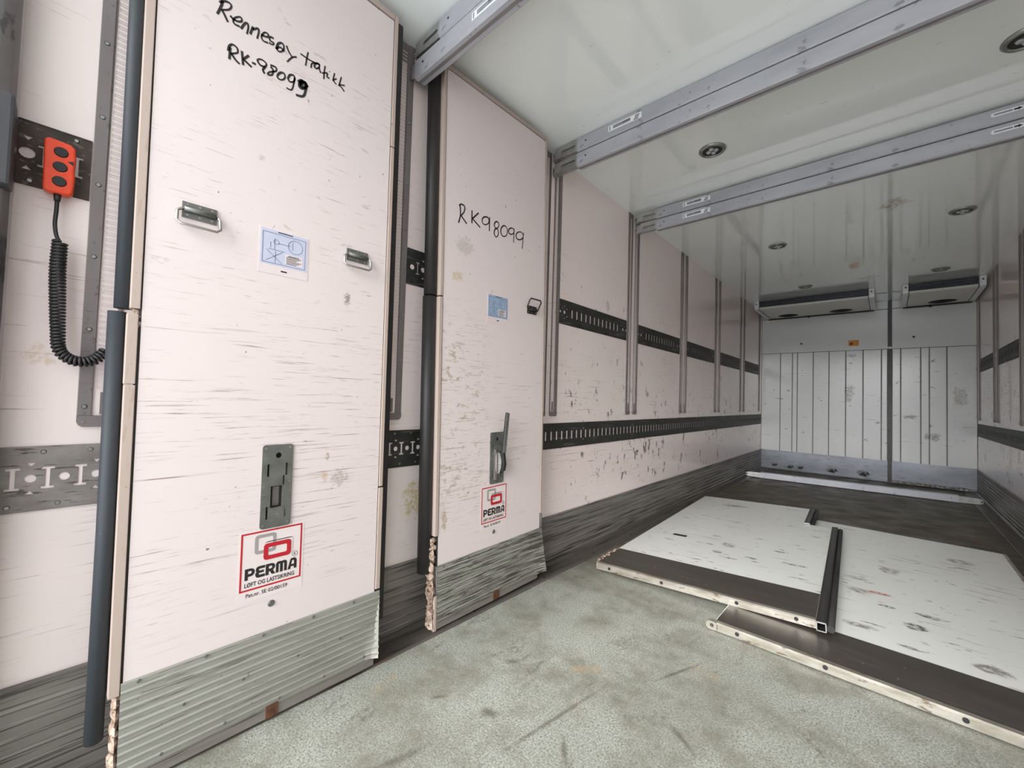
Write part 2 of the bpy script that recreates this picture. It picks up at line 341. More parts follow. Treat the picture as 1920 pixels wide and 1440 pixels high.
def patches(L): return [((x,y,0.04), (a,b,1), c, 0.9, n) for x,y,a,b,c,n in L]
M['board'] = surf('grey_white_lying_panel', srgb(228, 231, 226), 0.30, var=((1.2,1.2,1),0.5,srgb(216,219,213)), marks=BM, stains=patches([
    (0.57,0.90,0.06,0.05,GB,9),(0.97,0.745,0.085,0.022,DB,12),(0.55,0.70,0.04,0.03,GB,12),(0.755,0.71,0.05,0.025,DB,16),(0.64,0.62,0.05,0.02,GB,14),(0.87,0.96,0.05,0.022,GB,12),(0.46,0.84,0.03,0.02,GB,14),(0.36,2.22,0.10,0.06,GB,8)]))
M['board_b'] = surf('grey_white_lying_panel_clean', srgb(228, 231, 226), 0.30, var=((1.2,1.2,1),0.5,srgb(216,219,213)), marks=[dict(m_, o=(m_.get('o',(0,0,0))[0]+3.3, 4.4, 0)) for m_ in BM], stains=patches([
    (0.46,1.18,0.06,0.045,GB,10),(0.47,0.97,0.07,0.05,GB,9),(0.60,1.47,0.045,0.07,GB,10),(0.70,0.67,0.055,0.04,DB,12),(0.75,0.85,0.08,0.03,DB,14),(0.945,2.07,0.09,0.06,GB,9),(0.955,1.90,0.05,0.03,GB,12),(0.90,0.45,0.06,0.05,GB,10),(0.50,0.49,0.07,0.03,GB,12),(0.595,0.84,0.04,0.02,DB,16),(0.56,1.01,0.06,0.02,srgb(178,62,40),10)]))
M['band'] = surf('dark_kick_band', srgb(74, 69, 63), 0.42, 0.1, var=((2,14,8),0.7,srgb(58,54,49)), marks=[dict(s=(3,60,20), t=0.60, e=0.06, c=srgb(96,89,81), a=0.5), dict(s=(30,30,30), t=0.72, e=0.02, c=srgb(180,174,166), a=0.7)])
M['silver'] = surf('worn_silver_edge', srgb(196, 192, 182), 0.32, 0.7, var=((10,30,30),0.8,srgb(150,142,126)), marks=[dict(s=(12,40,40), t=0.60, e=0.05, c=srgb(112,84,58), a=0.75)])
M['profile'] = surf('dark_edge_profile', srgb(66, 66, 63), 0.42, 0.4, var=((20,4,20),0.6,srgb(46,46,44)))
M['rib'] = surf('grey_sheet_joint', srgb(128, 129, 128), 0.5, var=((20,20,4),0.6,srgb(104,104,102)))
M['crust'] = surf('pale_sealant_crust', srgb(176, 176, 172), 0.8, var=((30,30,30),1.0,srgb(90,86,80)), bump=((60,60,60),0.8,0.01))
M['ground'] = surf('pale_yard_gravel', srgb(218, 219, 220), 0.9, var=((0.4,0.4,0.4),0.7,srgb(206,207,208)), marks=[dict(s=(9,9,9), t=0.58, e=0.08, c=srgb(186,182,176), a=0.6)])

def floor_material():
    q = NT('granular_floor'); b = q.b
    base = q.mix(q.rng(q.noise((2.2,2.2,1), 5), 0.3, 0.7), srgb(152,154,144), srgb(178,181,171))
    base = q.mix(q.rng(q.noise((150,150,30), 4, (0,0,0), 0.7), 0.36, 0.60), srgb(104,106,97), base)          # grit
    base = q.mix(q.rng(q.noise((330,330,30), 2, (3,3,3)), 0.60, 0.68, 0, 0.7), base, srgb(228,232,224))
    base = q.mix(q.rng(q.noise((4,4,2), 8, (5,1,2), 0.72), 0.45, 0.64, 0, 0.8), base, srgb(112,110,97))     # grime clouds
    base = q.mix(q.math('MULTIPLY', q.rng(q.noise((9,3.4,2), 7, (1,8,2), 0.7, 0.5), 0.58, 0.66, 0, 0.75), q.rng(q.noise((60,60,2), 4, (2,2,2)), 0.4, 0.6)), base, srgb(96,92,80))   # darker smears
    base = q.mix(q.rng(q.noise((36,28,2), 5, (4,4,2), 0.65), 0.68, 0.71, 0, 0.8), base, srgb(74,69,60))
    base = q.mix(q.rng(q.noise((3.0,3.0,2), 5, (14,4,2)), 0.66, 0.74, 0, 0.45), base, srgb(176,140,90))
    x, y, z = q.sep()
    # drag marks left on the coating: centre, direction, half length, half width
    for (cx, cy, ang, ln, wd) in DRAGS:
        mp = q.n('ShaderNodeMapping'); mp.vector_type = 'TEXTURE'; mp.inputs['Location'].default_value = (cx,cy,0); mp.inputs['Rotation'].default_value = (0,0,ang); mp.inputs['Scale'].default_value = (ln,wd,1)
        q.link(q.coord(), mp.inputs[0]); l = q.n('ShaderNodeVectorMath', operation='LENGTH'); q.link(mp.outputs[0], l.inputs[0])
        d = q.math('ADD', l.outputs['Value'], q.math('MULTIPLY', q.noise((26,26,2), 5, (cx,cy,0), 0.7), 1.6))
        base = q.mix(q.rng(d, 1.0, 1.9, 0.7, 0), base, srgb(84,79,69))
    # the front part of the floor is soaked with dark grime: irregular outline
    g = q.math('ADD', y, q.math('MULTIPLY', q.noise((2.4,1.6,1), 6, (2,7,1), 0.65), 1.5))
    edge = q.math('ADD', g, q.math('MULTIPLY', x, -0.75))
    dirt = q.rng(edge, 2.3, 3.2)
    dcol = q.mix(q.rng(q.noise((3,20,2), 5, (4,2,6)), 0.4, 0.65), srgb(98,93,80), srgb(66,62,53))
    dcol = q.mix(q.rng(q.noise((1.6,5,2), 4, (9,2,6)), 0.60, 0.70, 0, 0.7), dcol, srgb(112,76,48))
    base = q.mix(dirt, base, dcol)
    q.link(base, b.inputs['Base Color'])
    q.link(q.rng(q.noise((5,5,2), 4), 0.35, 0.7, 0.45, 0.7), b.inputs['Roughness'])
    bp = q.n('ShaderNodeBump'); bp.inputs['Strength'].default_value = 0.35; bp.inputs['Distance'].default_value = 0.003
    q.link(q.noise((240,240,60), 4, (0,0,0), 0.7), bp.inputs['Height']); q.link(bp.outputs[0], b.inputs['Normal'])
    return q.m
DRAGS = [(0.79,1.16,1.41,0.30,0.010),(0.885,1.08,-0.87,0.06,0.012),(0.62,1.025,0.3,0.035,0.025),(0.436,0.95,1.0,0.03,0.01),(1.13,1.38,-0.6,0.07,0.012),(0.49,1.28,0.9,0.04,0.02),(1.0,1.70,1.2,0.16,0.008),(0.55,0.70,1.3,0.12,0.02)]
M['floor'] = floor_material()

# ------------------------------------------------------------------ the box itself
def struct(name, mb, mat, label, cat, bevel=0.0):
    return tag(obj(name, mb, mat, bevel=bevel), label, cat, kind='structure')
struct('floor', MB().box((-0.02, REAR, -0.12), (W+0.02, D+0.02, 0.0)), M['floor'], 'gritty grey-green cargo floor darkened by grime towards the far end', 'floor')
struct('ceiling', MB().box((-0.08, REAR, H), (W+0.08, D+0.08, H+0.09)), M['ceil'], 'glossy white cargo box ceiling with round lamps', 'ceiling')
struct('wall_left', MB().box((-0.08, REAR, -0.12), (0.0, D+0.08, H)), M['wall'], 'scuffed white side wall behind the two upright partition panels', 'wall')
struct('wall_right', MB().box((W, REAR, -0.12), (W+0.08, D+0.08, H)), M['wall_r'], 'scuffed white side wall opposite the upright partition panels', 'wall')
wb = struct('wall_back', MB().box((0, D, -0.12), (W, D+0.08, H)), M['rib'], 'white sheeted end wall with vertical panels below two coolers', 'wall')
RIBS = [0.0, 0.274, 0.442, 0.511, 0.721, 0.923, 1.129, 1.332, 1.538, 1.606, 1.652, 1.745, 1.95, 2.035, 2.204, 2.48]
for i in range(len(RIBS)-1):
    a, b = RIBS[i], RIBS[i+1]
    if abs(a-1.606) < 1e-6: continue
    g = 0.005
    obj('wall_panel', MB().box((a+(g if i else 0.003), D-0.018, 0.305), (b-(g if b < 2.47 else 0.003), D+0.002, 1.94)), M['wall_b'], wb, bevel=0.004)
for a, b in ((0.003, 1.606), (1.652, W-0.003)):
    obj('upper_panel', MB().box((a, D-0.02, 1.975), (b, D+0.002, 2.528)), M['wall_b'], wb, bevel=0.002)
    obj('head_panel', MB().box((a, D-0.012, 2.54), (b, D+0.002, H-0.002)), M['wall_b'], wb)
struct('trim_1', MB().box((0.003, D-0.034, 1.945), (W-0.003, D-0.0185, 1.968)).box((0.003, D-0.024, 1.968), (W-0.003, D-0.0205, 1.982)), M['wall_b'], 'thin white ledge strip across the end wall above the vertical panels', 'trim', bevel=0.002)
struct('trim_2', MB().box((1.608, D-0.03, 0.012), (1.622, D+0.0, H-0.003)).box((1.636, D-0.03, 0.012), (1.650, D+0.0, H-0.003)).box((1.620, D-0.018, 0.012), (1.638, D+0.0, H-0.003)), M['profile'], 'dark vertical channel profile on the end wall between the coolers', 'trim')
# torn kick plates on the end wall
def jag(cx, cz, rx, rz, n, seed):
    r = random.Random(seed); return [(cx+rx*(0.65+0.5*r.random())*math.cos(2*PI*k/n), cz+rz*(0.65+0.5*r.random())*math.sin(2*PI*k/n)) for k in range(n)]
tears = [(0.20,0.075,0.05,0.03), (0.42,0.070,0.06,0.035), (0.56,0.075,0.05,0.035), (0.97,0.085,0.075,0.045), (1.34,0.090,0.08,0.05)]
kb = obj('baseboard_back', plate(rect(0.003,1.606,0.012,0.314), [jag(x,z,a,b,9,k) for k,(x,z,a,b) in enumerate(tears)], 0.004, 0.0, FRONTMAP), M['kickback'], loc=(0, D-0.020, 0))
tag(kb, 'shiny dented metal kick plate with torn holes low on the end wall', 'kick plate', kind='structure')
for k, (x, z, a, b) in enumerate(tears):
    f = MB().add([(x-a*0.7, -0.004, z-b*0.6), (x+a*0.5, -0.004, z-b*0.9), (x+a*0.1, -0.045, z+b*0.5), (x-a*0.2, -0.03, z+b*0.3)], [(0,1,2,3)])
    f.add([(x+a*0.5, -0.004, z+b*0.8), (x+a*0.95, -0.004, z-b*0.1), (x+a*0.4, -0.05, z-b*0.2)], [(0,1,2)])
    obj('torn_flap', f, M['kickback'], kb)
kb2 = struct('baseboard_back', MB().box((1.654, D-0.024, 0.055), (W-0.003, D-0.018, 0.314)).box((1.654, D-0.03, 0.040), (W-0.003, D-0.018, 0.055)), M['kickback'], 'scraped metal kick plate on the end wall right beside the dark channel', 'kick plate')
rr = random.Random(3); f = MB()
for k in range(16):
    x = 1.68+0.045*k; f.box((x, D-0.05-0.02*rr.random(), 0.012), (x+0.04, D-0.022, 0.03+0.022*rr.random()))
o = obj('sealant_crust', f, M['crust'], kb2, bevel=0.006); o['kind'] = 'stuff'
# skirtings: ridged aluminium
def skirt_profile(w=0.007, z1=0.313, n=7):
    p = [(0.004, 0.0), (0.004, w)]
    for k in range(n):
        z = 0.03 + (z1-0.06)*k/n; dz = (z1-0.06)/n
        p += [(z, w), (z+0.006, w+0.003), (z+0.012, w)]
    p += [(z1-0.012, w), (z1-0.008, w+0.006), (z1, w+0.005), (z1, 0.0)]
    return p
struct('baseboard_left', MB().prism(skirt_profile(), 'y', REAR+0.02, D-0.03), M['skirt'], 'streaky ridged aluminium skirting behind the upright partition panels', 'skirting')
o = struct('baseboard_right', MB().prism(skirt_profile(), 'y', -(D-0.03), -(REAR+0.02)), M['skirt'], 'streaky ridged aluminium skirting on the wall opposite the upright panels', 'skirting')
o.rotation_euler = (0, 0, PI); o.location = (W, 0, 0)
st = struct('trim_3', MB().prism([(0.0, 0.011), (0.0, 0.132), (0.003, 0.132), (0.006, 0.126), (0.010, 0.03), (0.02, 0.013), (0.02, 0.011)], 'y', REAR+0.02, D-0.03), M['strip'], 'grimy metal floor edge strip along the foot of the upright panels', 'trim')
for k in range(14):
    obj('screw', MB().cyl((0.105, 0.30+0.56*k, 0.0045), 0.008, 0.004, 'z', 8), M['dark'], st)
st = struct('trim_4', MB().prism([(0.0, 0.011), (0.0, 0.132), (0.003, 0.132), (0.006, 0.126), (0.010, 0.03), (0.02, 0.013), (0.02, 0.011)], 'y', -(D-0.03), -(REAR+0.02)), M['strip'], 'grimy metal floor edge strip on the side opposite the upright panels', 'trim')
st.rotation_euler = (0, 0, PI); st.location = (W, 0, 0)
# rear door posts
def post(xs, label):
    m = MB(); pr = []
    for k in range(13):
        t = PI*k/12; pr.append((0.075*math.sin(t)+0.055, -0.20+0.10*math.cos(t)))
    pr = [(0.0003, -0.30), (0.0003, -0.112)] + pr
    m.prism([(xs*p[0], p[1]) for p in pr][::(1 if xs > 0 else -1)], 'z', 0.005, H-0.002, smooth=False)
    o = struct('trim_5', m, M['post'], label, 'post')
    if xs < 0: o.location = (W, 0, 0)
    l = MB().box((xs*0.02, -0.31, 1.52), (xs*0.134, -0.1015, 1.73)); obj('latch_block', l, M['latch'], o, bevel=0.006)
    e = MB().box((xs*0.008, -0.124, 0.33), (xs*0.03, -0.111, H-0.003)); obj('rubber_edge', e, M['rubber'], o)
    for z in (1.55, 1.70): obj('bolt', MB().cyl((xs*0.134-(0.004 if xs < 0 else 0), -0.2, z), 0.009, 0.004, 'x', 8), M['steel'], o)
    return o
post(1, 'round-faced steel door post with dark latch block next to the orange remote')
post(-1, 'round-faced steel door post on the side opposite the orange remote')
struct('ground', MB().box((-30, -60, -1.4), (30, 40, -1.25)), M['ground'], 'pale gravel yard below the open rear end', 'ground')

# ------------------------------------------------------------------ perforated cargo tracks
def ihole(u, v, h=0.056, s=0.0042, f=0.012, t=0.006):
    return [(u-f,v-h/2),(u+f,v-h/2),(u+f,v-h/2+t),(u+s,v-h/2+t),(u+s,v+h/2-t),(u+f,v+h/2-t),(u+f,v+h/2),(u-f,v+h/2),(u-f,v+h/2-t),(u-s,v+h/2-t),(u-s,v-h/2+t),(u-f,v-h/2+t)]
def tri(u, v, s, upw): return [(u-s,v),(u+s,v),(u,v+1.2*s)] if upw else [(u-s,v),(u,v-1.2*s),(u+s,v)]
def slot(u, v, w=0.0075, h=0.056): return rect(u-w, u+w, v-h/2, v+h/2)
def screws(parent, pts, x, mat='steel', r=0.006):
    for (u, v) in pts: obj('screw', MB().cyl((x, u, v), r, 0.002, 'x', 8, r2=r*0.7), M[mat], parent)
PITCH = 0.0585
def lower_holes(y0, y1):
    hs = []; k = math.ceil((y0+0.03+0.074)/PITCH)
    while True:
        u = -0.074 + PITCH*k
        if u > y1-0.03: break
        if u < 1.95:
            hs.append(ihole(u, 0.826)); c = u+PITCH/2
            if c < y1-0.02:
                hs.append(circ(c, 0.826, 0.0105))
                if k % 2 == 0: hs += [tri(c, 0.866, 0.008, False), tri(c, 0.786, 0.008, True)]
        else:
            hs.append(slot(u, 0.826))
            if k % 13 == 5: hs += [tri(u+PITCH/2, 0.868, 0.009, False), tri(u+PITCH/2, 0.784, 0.009, True)]
        k += 1
    return hs
def lower_track(y0, y1, mat, label, x=0, rot=0, plugs=True):
    t = thing('cargo_track', label, 'track', (x, 0, 0), (0, 0, rot), 'low cargo tracks on the side walls')
    s = -1 if rot else 1
    a, b = (y0, y1) if not rot else (-y1, -y0)
    hs = lower_holes(y0, y1)
    if rot: hs = [[(-p[0], p[1]) for p in h][::-1] for h in hs]
    obj('perforated_plate', plate(rect(a, b, 0.743, 0.908), hs, 0.002, 0.0015), M[mat], t)
    for z in (0.743, 0.9045): obj('edge_fold', MB().box((0.0002, a, z), (0.0045, b, z+0.0035)), M[mat], t)
    if y0 < 1.9 or rot:
        pts = []; y = y0+0.05
        while y < min(y1, 2.0)-0.02: pts += [(s*y, 0.893), (s*(y+0.03), 0.758)]; y += 0.085
        screws(t, pts[:60], 0.0035)
    else:
        pm = MB().cyl((0.0035, 0, 0.826), 0.008, 0.001, 'x', 8).mesh('hole_plug'); k = math.ceil((y0+0.12)/PITCH)
        while -0.074+PITCH*(k+0.5) < y1-0.05:
            obj('hole_plug', pm, M['dark'], t, loc=(0, -0.074+PITCH*(k+0.5), 0)); k += 1
        pts = [(y0+0.12+0.3*k, 0.763 if k % 2 else 0.889) for k in range(int((y1-y0-0.2)/0.3))]
        screws(t, pts, 0.0035, 'dark', 0.005)
    return t
lower_track(REAR+0.03, 0.60, 'track_near', 'worn grey perforated cargo track low on the wall under the coiled cord')
lower_track(0.61, 1.99, 'track', 'dark low cargo track seen in the gap between the upright partition panels')
lower_track(2.0, D-0.05, 'track', 'long dark slotted cargo track low on the wall towards the coolers')
lower_track(2.0, D-0.05, 'track', 'long dark low cargo track on the wall opposite the upright panels', W, PI)
def upper_track(y0, y1, mat, label, kind='slots', x=0, rot=0):
    t = thing('cargo_track', label, 'track', (x, (y0+y1)/2, 0), (0, 0, rot), 'high cargo tracks between the vertical rails')
    h = (y1-y0)/2; hs = []; v = 1.6525
    if kind == 'near':
        for u in (-0.086, 0.0275): hs += [circ(u-(y0+y1)/2, v, 0.014)] + [tri(u-(y0+y1)/2, v+0.043, 0.009, False), tri(u-(y0+y1)/2, v-0.043, 0.009, True)]
        hs = [q for q in hs if max(p[0] for p in q) < h-0.002]
        for u in (-0.056, 0.0): hs.append(ihole(u-(y0+y1)/2, v))
    elif kind == 'slots':
        for s in (-1, 1):
            hs += [circ(s*(h-0.062), v, 0.012), circ(s*(h-0.016), v, 0.009), tri(s*(h-0.062), v+0.044, 0.008, False), tri(s*(h-0.062), v-0.044, 0.008, True), ihole(s*(h-0.092), v, 0.056, 0.0016, 0.008, 0.004), ihole(s*(h-0.038), v, 0.056, 0.0016, 0.006, 0.004)]
        n = 12
        for k in range(n):
            hs.append(slot((k-(n-1)/2)*0.0585, v, 0.007))
    elif kind == 'ohs':
        k = 0; u = -h+0.03
        while u < h-0.03:
            hs.append(circ(u, v, 0.012) if k % 2 == 0 else ihole(u, v, 0.056, 0.0022, 0.010, 0.004))
            if k % 4 == 2: hs += [tri(u, v+0.044, 0.008, False), tri(u, v-0.044, 0.008, True)]
            u += 0.0295; k += 1
    obj('perforated_plate', plate(rect(-h, h, 1.57, 1.735), hs, 0.002, 0.0015), M[mat], t)
    for z in (1.57, 1.7315): obj('edge_fold', MB().box((0.0002, -h, z), (0.0045, h, z+0.0035)), M[mat], t)
    n = max(2, int(2*h/0.09)); screws(t, [(-h+0.03+(2*h-0.06)*k/(n-1), 1.722 if k % 2 else 1.583) for k in range(min(n, 8))], 0.0035, 'steel' if kind == 'near' else 'dark')
    return t
upper_track(-0.109, 0.027, 'track_soot', 'blackened short cargo track piece behind the orange remote', 'near')
upper_track(1.027, 1.995, 'track', 'dark high cargo track half covered by the marked-up narrow panel', 'ohs')
BAYS = [(2.197, 3.148), (3.362, 4.335), (4.542, 5.50), (5.742, 6.70), (6.978, 7.90)]
ORD = ['bay right next to the upright panels', 'second bay past the upright panels', 'third bay past the upright panels', 'fourth bay past the upright panels', 'last bay below the wide cooler']
for k, (a, b) in enumerate(BAYS):
    upper_track(a, b, 'track', 'dark high cargo track in the ' + ORD[k], 'slots')
ORDR = ['first full bay', 'second bay', 'third bay', 'fourth bay', 'last bay below the small cooler']
for k, (a, b) in enumerate(BAYS):
    upper_track(a, b, 'track', 'dark high cargo track on the opposite wall, ' + ORDR[k], 'slots', W, PI)

# ------------------------------------------------------------------ vertical perforated rails
def rail_mesh(side):
    hs = []; z = 1.06
    while z < 2.62: hs.append(rect(-0.004, 0.022, z, z+0.006)); z += 0.0165
    if side < 0: hs = [[(-p[0], p[1]) for p in h][::-1] for h in hs]
    return plate(rect(-0.0105 if side > 0 else -0.032, 0.032 if side > 0 else 0.0105, 0.985, 2.654), hs, 0.0015, 0.001)
RM = {s: rail_mesh(s) for s in (1, -1)}
def make_rail(side, mat):
    t = thing('wall_rail', 'x', 'rail')
    s = side
    ch = RM[s].copy(); ch.materials.clear(); obj('ladder_strip', ch, M[mat], t)
    def b(u0, u1, z0, z1, x0, x1): 
        a, c = sorted((s*u0, s*u1)); return ((x0, a, z0), (x1, c, z1))
    fl = MB().box(*b(-0.038, -0.010, 0.985, 2.654, 0.0002, 0.007)); obj('flange', fl, M[mat], t, bevel=0.0015)
    lip = MB().box(*b(0.032, 0.038, 0.985, 2.654, 0.0002, 0.007)); obj('lip', lip, M[mat], t, bevel=0.001)
    obj('tongue', MB().box(*b(0.005, 0.014, 0.99, 1.05, 0.0025, 0.008)), M[mat], t)
    cap = plate([(-0.038,0.985),(-0.038,0.969),(-0.034,0.96),(-0.026,0.955),(0.026,0.955),(0.034,0.96),(0.038,0.969),(0.038,0.985)], [], 0.009, 0.0002); obj('end_cap', cap, M['rail' if mat == 'rail' else 'rail_dark'], t)
    for z in (1.01, 1.22, 1.42, 1.62, 1.81, 2.02, 2.3, 2.5): obj('screw', MB().cyl((0.007, s*-0.024, z), 0.0065, 0.002, 'x', 8, r2=0.004), M['steel'], t)
    obj('cap_screw', MB().cyl((0.0092, s*-0.026, 0.969), 0.004, 0.002, 'x', 8), M['steel'], t)
    return t
r0 = make_rail(1, 'rail'); r0.location = (0, 0.067, 0)
tag(r0, 'dusky grey perforated wall rail behind the coiled cord beside the grey tube', 'rail', 'vertical perforated wall rails')
r1 = make_rail(-1, 'rail_dark'); r1.location = (0, 0.987, 0)
tag(r1, 'dark perforated wall rail in the gap between the two upright panels', 'rail', 'vertical perforated wall rails')
ra = make_rail(1, 'rail_dark'); ra.location = (0, 2.035, 0)
PAIRS = [(2.035, 2.157), (3.19, 3.318), (4.377, 4.50), (5.54, 5.70), (6.742, 6.94), (7.94, None)]
PNAME = ['at the edge of the narrow upright panel', 'below the far stowed beam pair', 'of the second rail pair past the beams', 'of the third rail pair past the beams', 'of the last rail pair past the beams', 'in the corner below the wide cooler']
for k, (a, b) in enumerate(PAIRS):
    for j, y in enumerate((a, b)):
        if y is None: continue
        for wall in (0, 1):
            if k == 0 and j == 0 and wall == 0: o = ra
            else:
                src = ra if j == 0 else r1
                o = copy_tree(src)
            if wall == 0: o.location = (0, y, 0)
            else: o.location = (W, y, 0); o.rotation_euler = (0, 0, PI)
            which = ('rail nearer the rear opening ' if j == 0 else 'rail nearer the coolers ') if b else 'single perforated rail '
            if wall == 0: lab = 'dark ' + which + PNAME[k]
            else: lab = 'dark ' + which + 'on the opposite wall, ' + ['first pair', 'second pair', 'third pair', 'fourth pair', 'fifth pair', 'below the small cooler'][k]
            tag(o, lab, 'rail', 'vertical perforated wall rails')

# ------------------------------------------------------------------ stowed cargo beams
def make_beam(label, loc, rot=(0,0,0), stickers=('big',), length=2.44, group='grey cargo beams', e0=0.20):
    """local: x along the beam from 0, y depth 0..0.06, z 0..0.087; front faces -y"""
    t = thing('cargo_beam', label, 'beam', loc, rot, group); L = length; e = 0.20
    body = MB().prism([(0.0,0.008),(0.006,0.002),(0.054,0.002),(0.06,0.008),(0.06,0.081),(0.054,0.087),(0.006,0.087),(0.0,0.081)], 'x', e0, L-e)
    obj('beam_body', body, M['beam'], t)
    obj('groove_strip', MB().box((e0, 0.022, 0.0002), (L-e, 0.036, 0.0025)), M['rail_dark'], t)
    for s in (0, 1):
        hol = [rrect(0.085, 0.185, 0.036, 0.052, 0.007)]
        sh = plate([(0.03,0.012),(0.22,0.006),(0.22,0.081),(0.03,0.075)], hol, 0.004, -0.006, FRONTMAP)
        if not s and e0 < 0.1: sh = plate([(0.006,0.012),(e0+0.01,0.006),(e0+0.01,0.081),(0.006,0.075)], [], 0.004, -0.006, FRONTMAP)
        if s: sh.transform(Matrix.Translation((L,0,0)) @ Matrix.Diagonal((-1,1,1,1)))
        br = obj('end_bracket', sh, M['bracket'], t)
        inner = MB().box((0.02 if (not s and e0 < 0.1) else 0.04, 0.012, 0.016), (0.05 if (not s and e0 < 0.1) else 0.21, 0.050, 0.072)) 
        hk = MB().tube([(0.034,0.03,0.062),(0.008,0.03,0.066),(0.004,0.03,0.05),(0.004,0.03,0.03),(0.012,0.03,0.016),(0.034,0.03,0.018)], 0.006, 6)
        hk.box((0.012,0.008,0.018),(0.032,0.052,0.034)).box((0.012,0.008,0.048),(0.032,0.052,0.064))
        if s:
            for m in (inner, hk): m.v = [(L-v[0],v[1],v[2]) for v in m.v]
        obj('bracket_core', inner, M['bracket'], t); obj('hook', hk, M['bracket'], br)
    for q in stickers:
        if q == 'big':
            s = obj('beam_label', MB().box((0.41,-0.0012,0.034),(0.61,-0.0002,0.066)), M['labelwhite'], t)
            obj('label_print', MB().box((0.417,-0.0017,0.038),(0.424,-0.0011,0.062)).box((0.44,-0.0017,0.042),(0.545,-0.0011,0.060)), M['labelgrey'], s)
            d = MB()
            for k in range(3): d.box((0.565+0.004*k,-0.0017,0.037+0.009*k),(0.592+0.003*k,-0.0011,0.0415+0.009*k))
            d.box((0.50,-0.002,0.051),(0.545,-0.0011,0.0545)); obj('label_print', d, M['black'], s)
        if q == 'arrow':
            s = obj('arrow_label', plate(rrect(1.985,2.095,0.042,0.064,0.008), [], 0.001, 0.0002, FRONTMAP), M['labelwhite'], t)
            obj('label_print', MB().box((1.995,-0.0018,0.049),(2.058,-0.0011,0.057)), M['labelgrey'], s)
            obj('label_print', plate([(2.062,0.049),(2.076,0.049),(2.076,0.045),(2.092,0.053),(2.076,0.061),(2.076,0.057),(2.062,0.057)], [], 0.0006, 0.0011, FRONTMAP), M['black'], s)
    for x in (e0+0.06, L-e-0.06): obj('rivet', MB().cyl((x, -0.0015, 0.05), 0.005, 0.003, 'y', 8), M['dark'], t)
    return t
ZL, ZU = 2.474, 2.565
make_beam('upper grey cargo beam of the stowed pair ending beside the name-marked panel', (0.02, 1.0, ZU), stickers=())
make_beam('lower grey cargo beam of the stowed pair ending beside the name-marked panel', (0.02, 1.0, ZL), stickers=('big',), e0=0.03)
make_beam('upper grey cargo beam of the pair stowed just past the narrow panel', (0.02, 2.04, ZU), stickers=('big',))
make_beam('lower grey cargo beam of the pair stowed just past the narrow panel', (0.02, 2.04, ZL), stickers=())
make_beam('upper beam of the stowed pair nearer the coolers, with white labels', (0.02, 3.2, ZU-0.008), stickers=('big', 'arrow'))
make_beam('lower beam of the stowed pair nearer the coolers, with white labels', (0.02, 3.2, ZL-0.008), stickers=('big', 'arrow'))
make_beam('loose grey cargo beam lying across the dark floor before the end wall', (0.055, 6.88, 0.004), (0, 0, math.atan2(0.19, 2.36)), stickers=(), length=2.37)

# ------------------------------------------------------------------ ceiling lamps
def make_lamp():
    t = thing('ceiling_lamp', 'x', 'lamp')
    pr = [(0.056,0.0),(0.078,0.0),(0.078,-0.004),(0.070,-0.012),(0.058,-0.012),(0.056,-0.004)]
    m = MB(); n = 28; b = []
    for k in range(n):
        c, s = math.cos(2*PI*k/n), math.sin(2*PI*k/n); m.v += [(r*c, r*s, z) for r, z in pr]
    for k in range(n):
        j = (k+1) % n
        for i in range(6): m.f.append([k*6+i, j*6+i, j*6+(i+1)%6, k*6+(i+1)%6]); m.sm.append(True)
    obj('bezel', m, M['steel'], t)
    obj('dish', MB().cyl((0,0,-0.007), 0.057, 0.006, 'z', 24), M['dish'], t)
    for dx, dy in ((0.022,0),(-0.022,0),(0,0.022),(0,-0.022)):
        obj('lens', MB().cyl((dx,dy,-0.014), 0.011, 0.007, 'z', 12, r2=0.0155), M['lens'], t)
    return t
lamp0 = make_lamp(); first = True
for r, y in enumerate((2.68, 4.74, 6.60)):
    for c, x in enumerate((0.798, 2.045)):
        o = lamp0 if first else copy_tree(lamp0); first = False
        o.location = (x, y, H-0.0005)
        row = ['between stowed beams', 'midway to the coolers', 'close to the coolers'][r]
        tag(o, 'round silver ceiling lamp %s, %s the upright panels' % (row, 'on the side of' if c == 0 else 'on the side opposite'), 'lamp', 'round ceiling lamps')

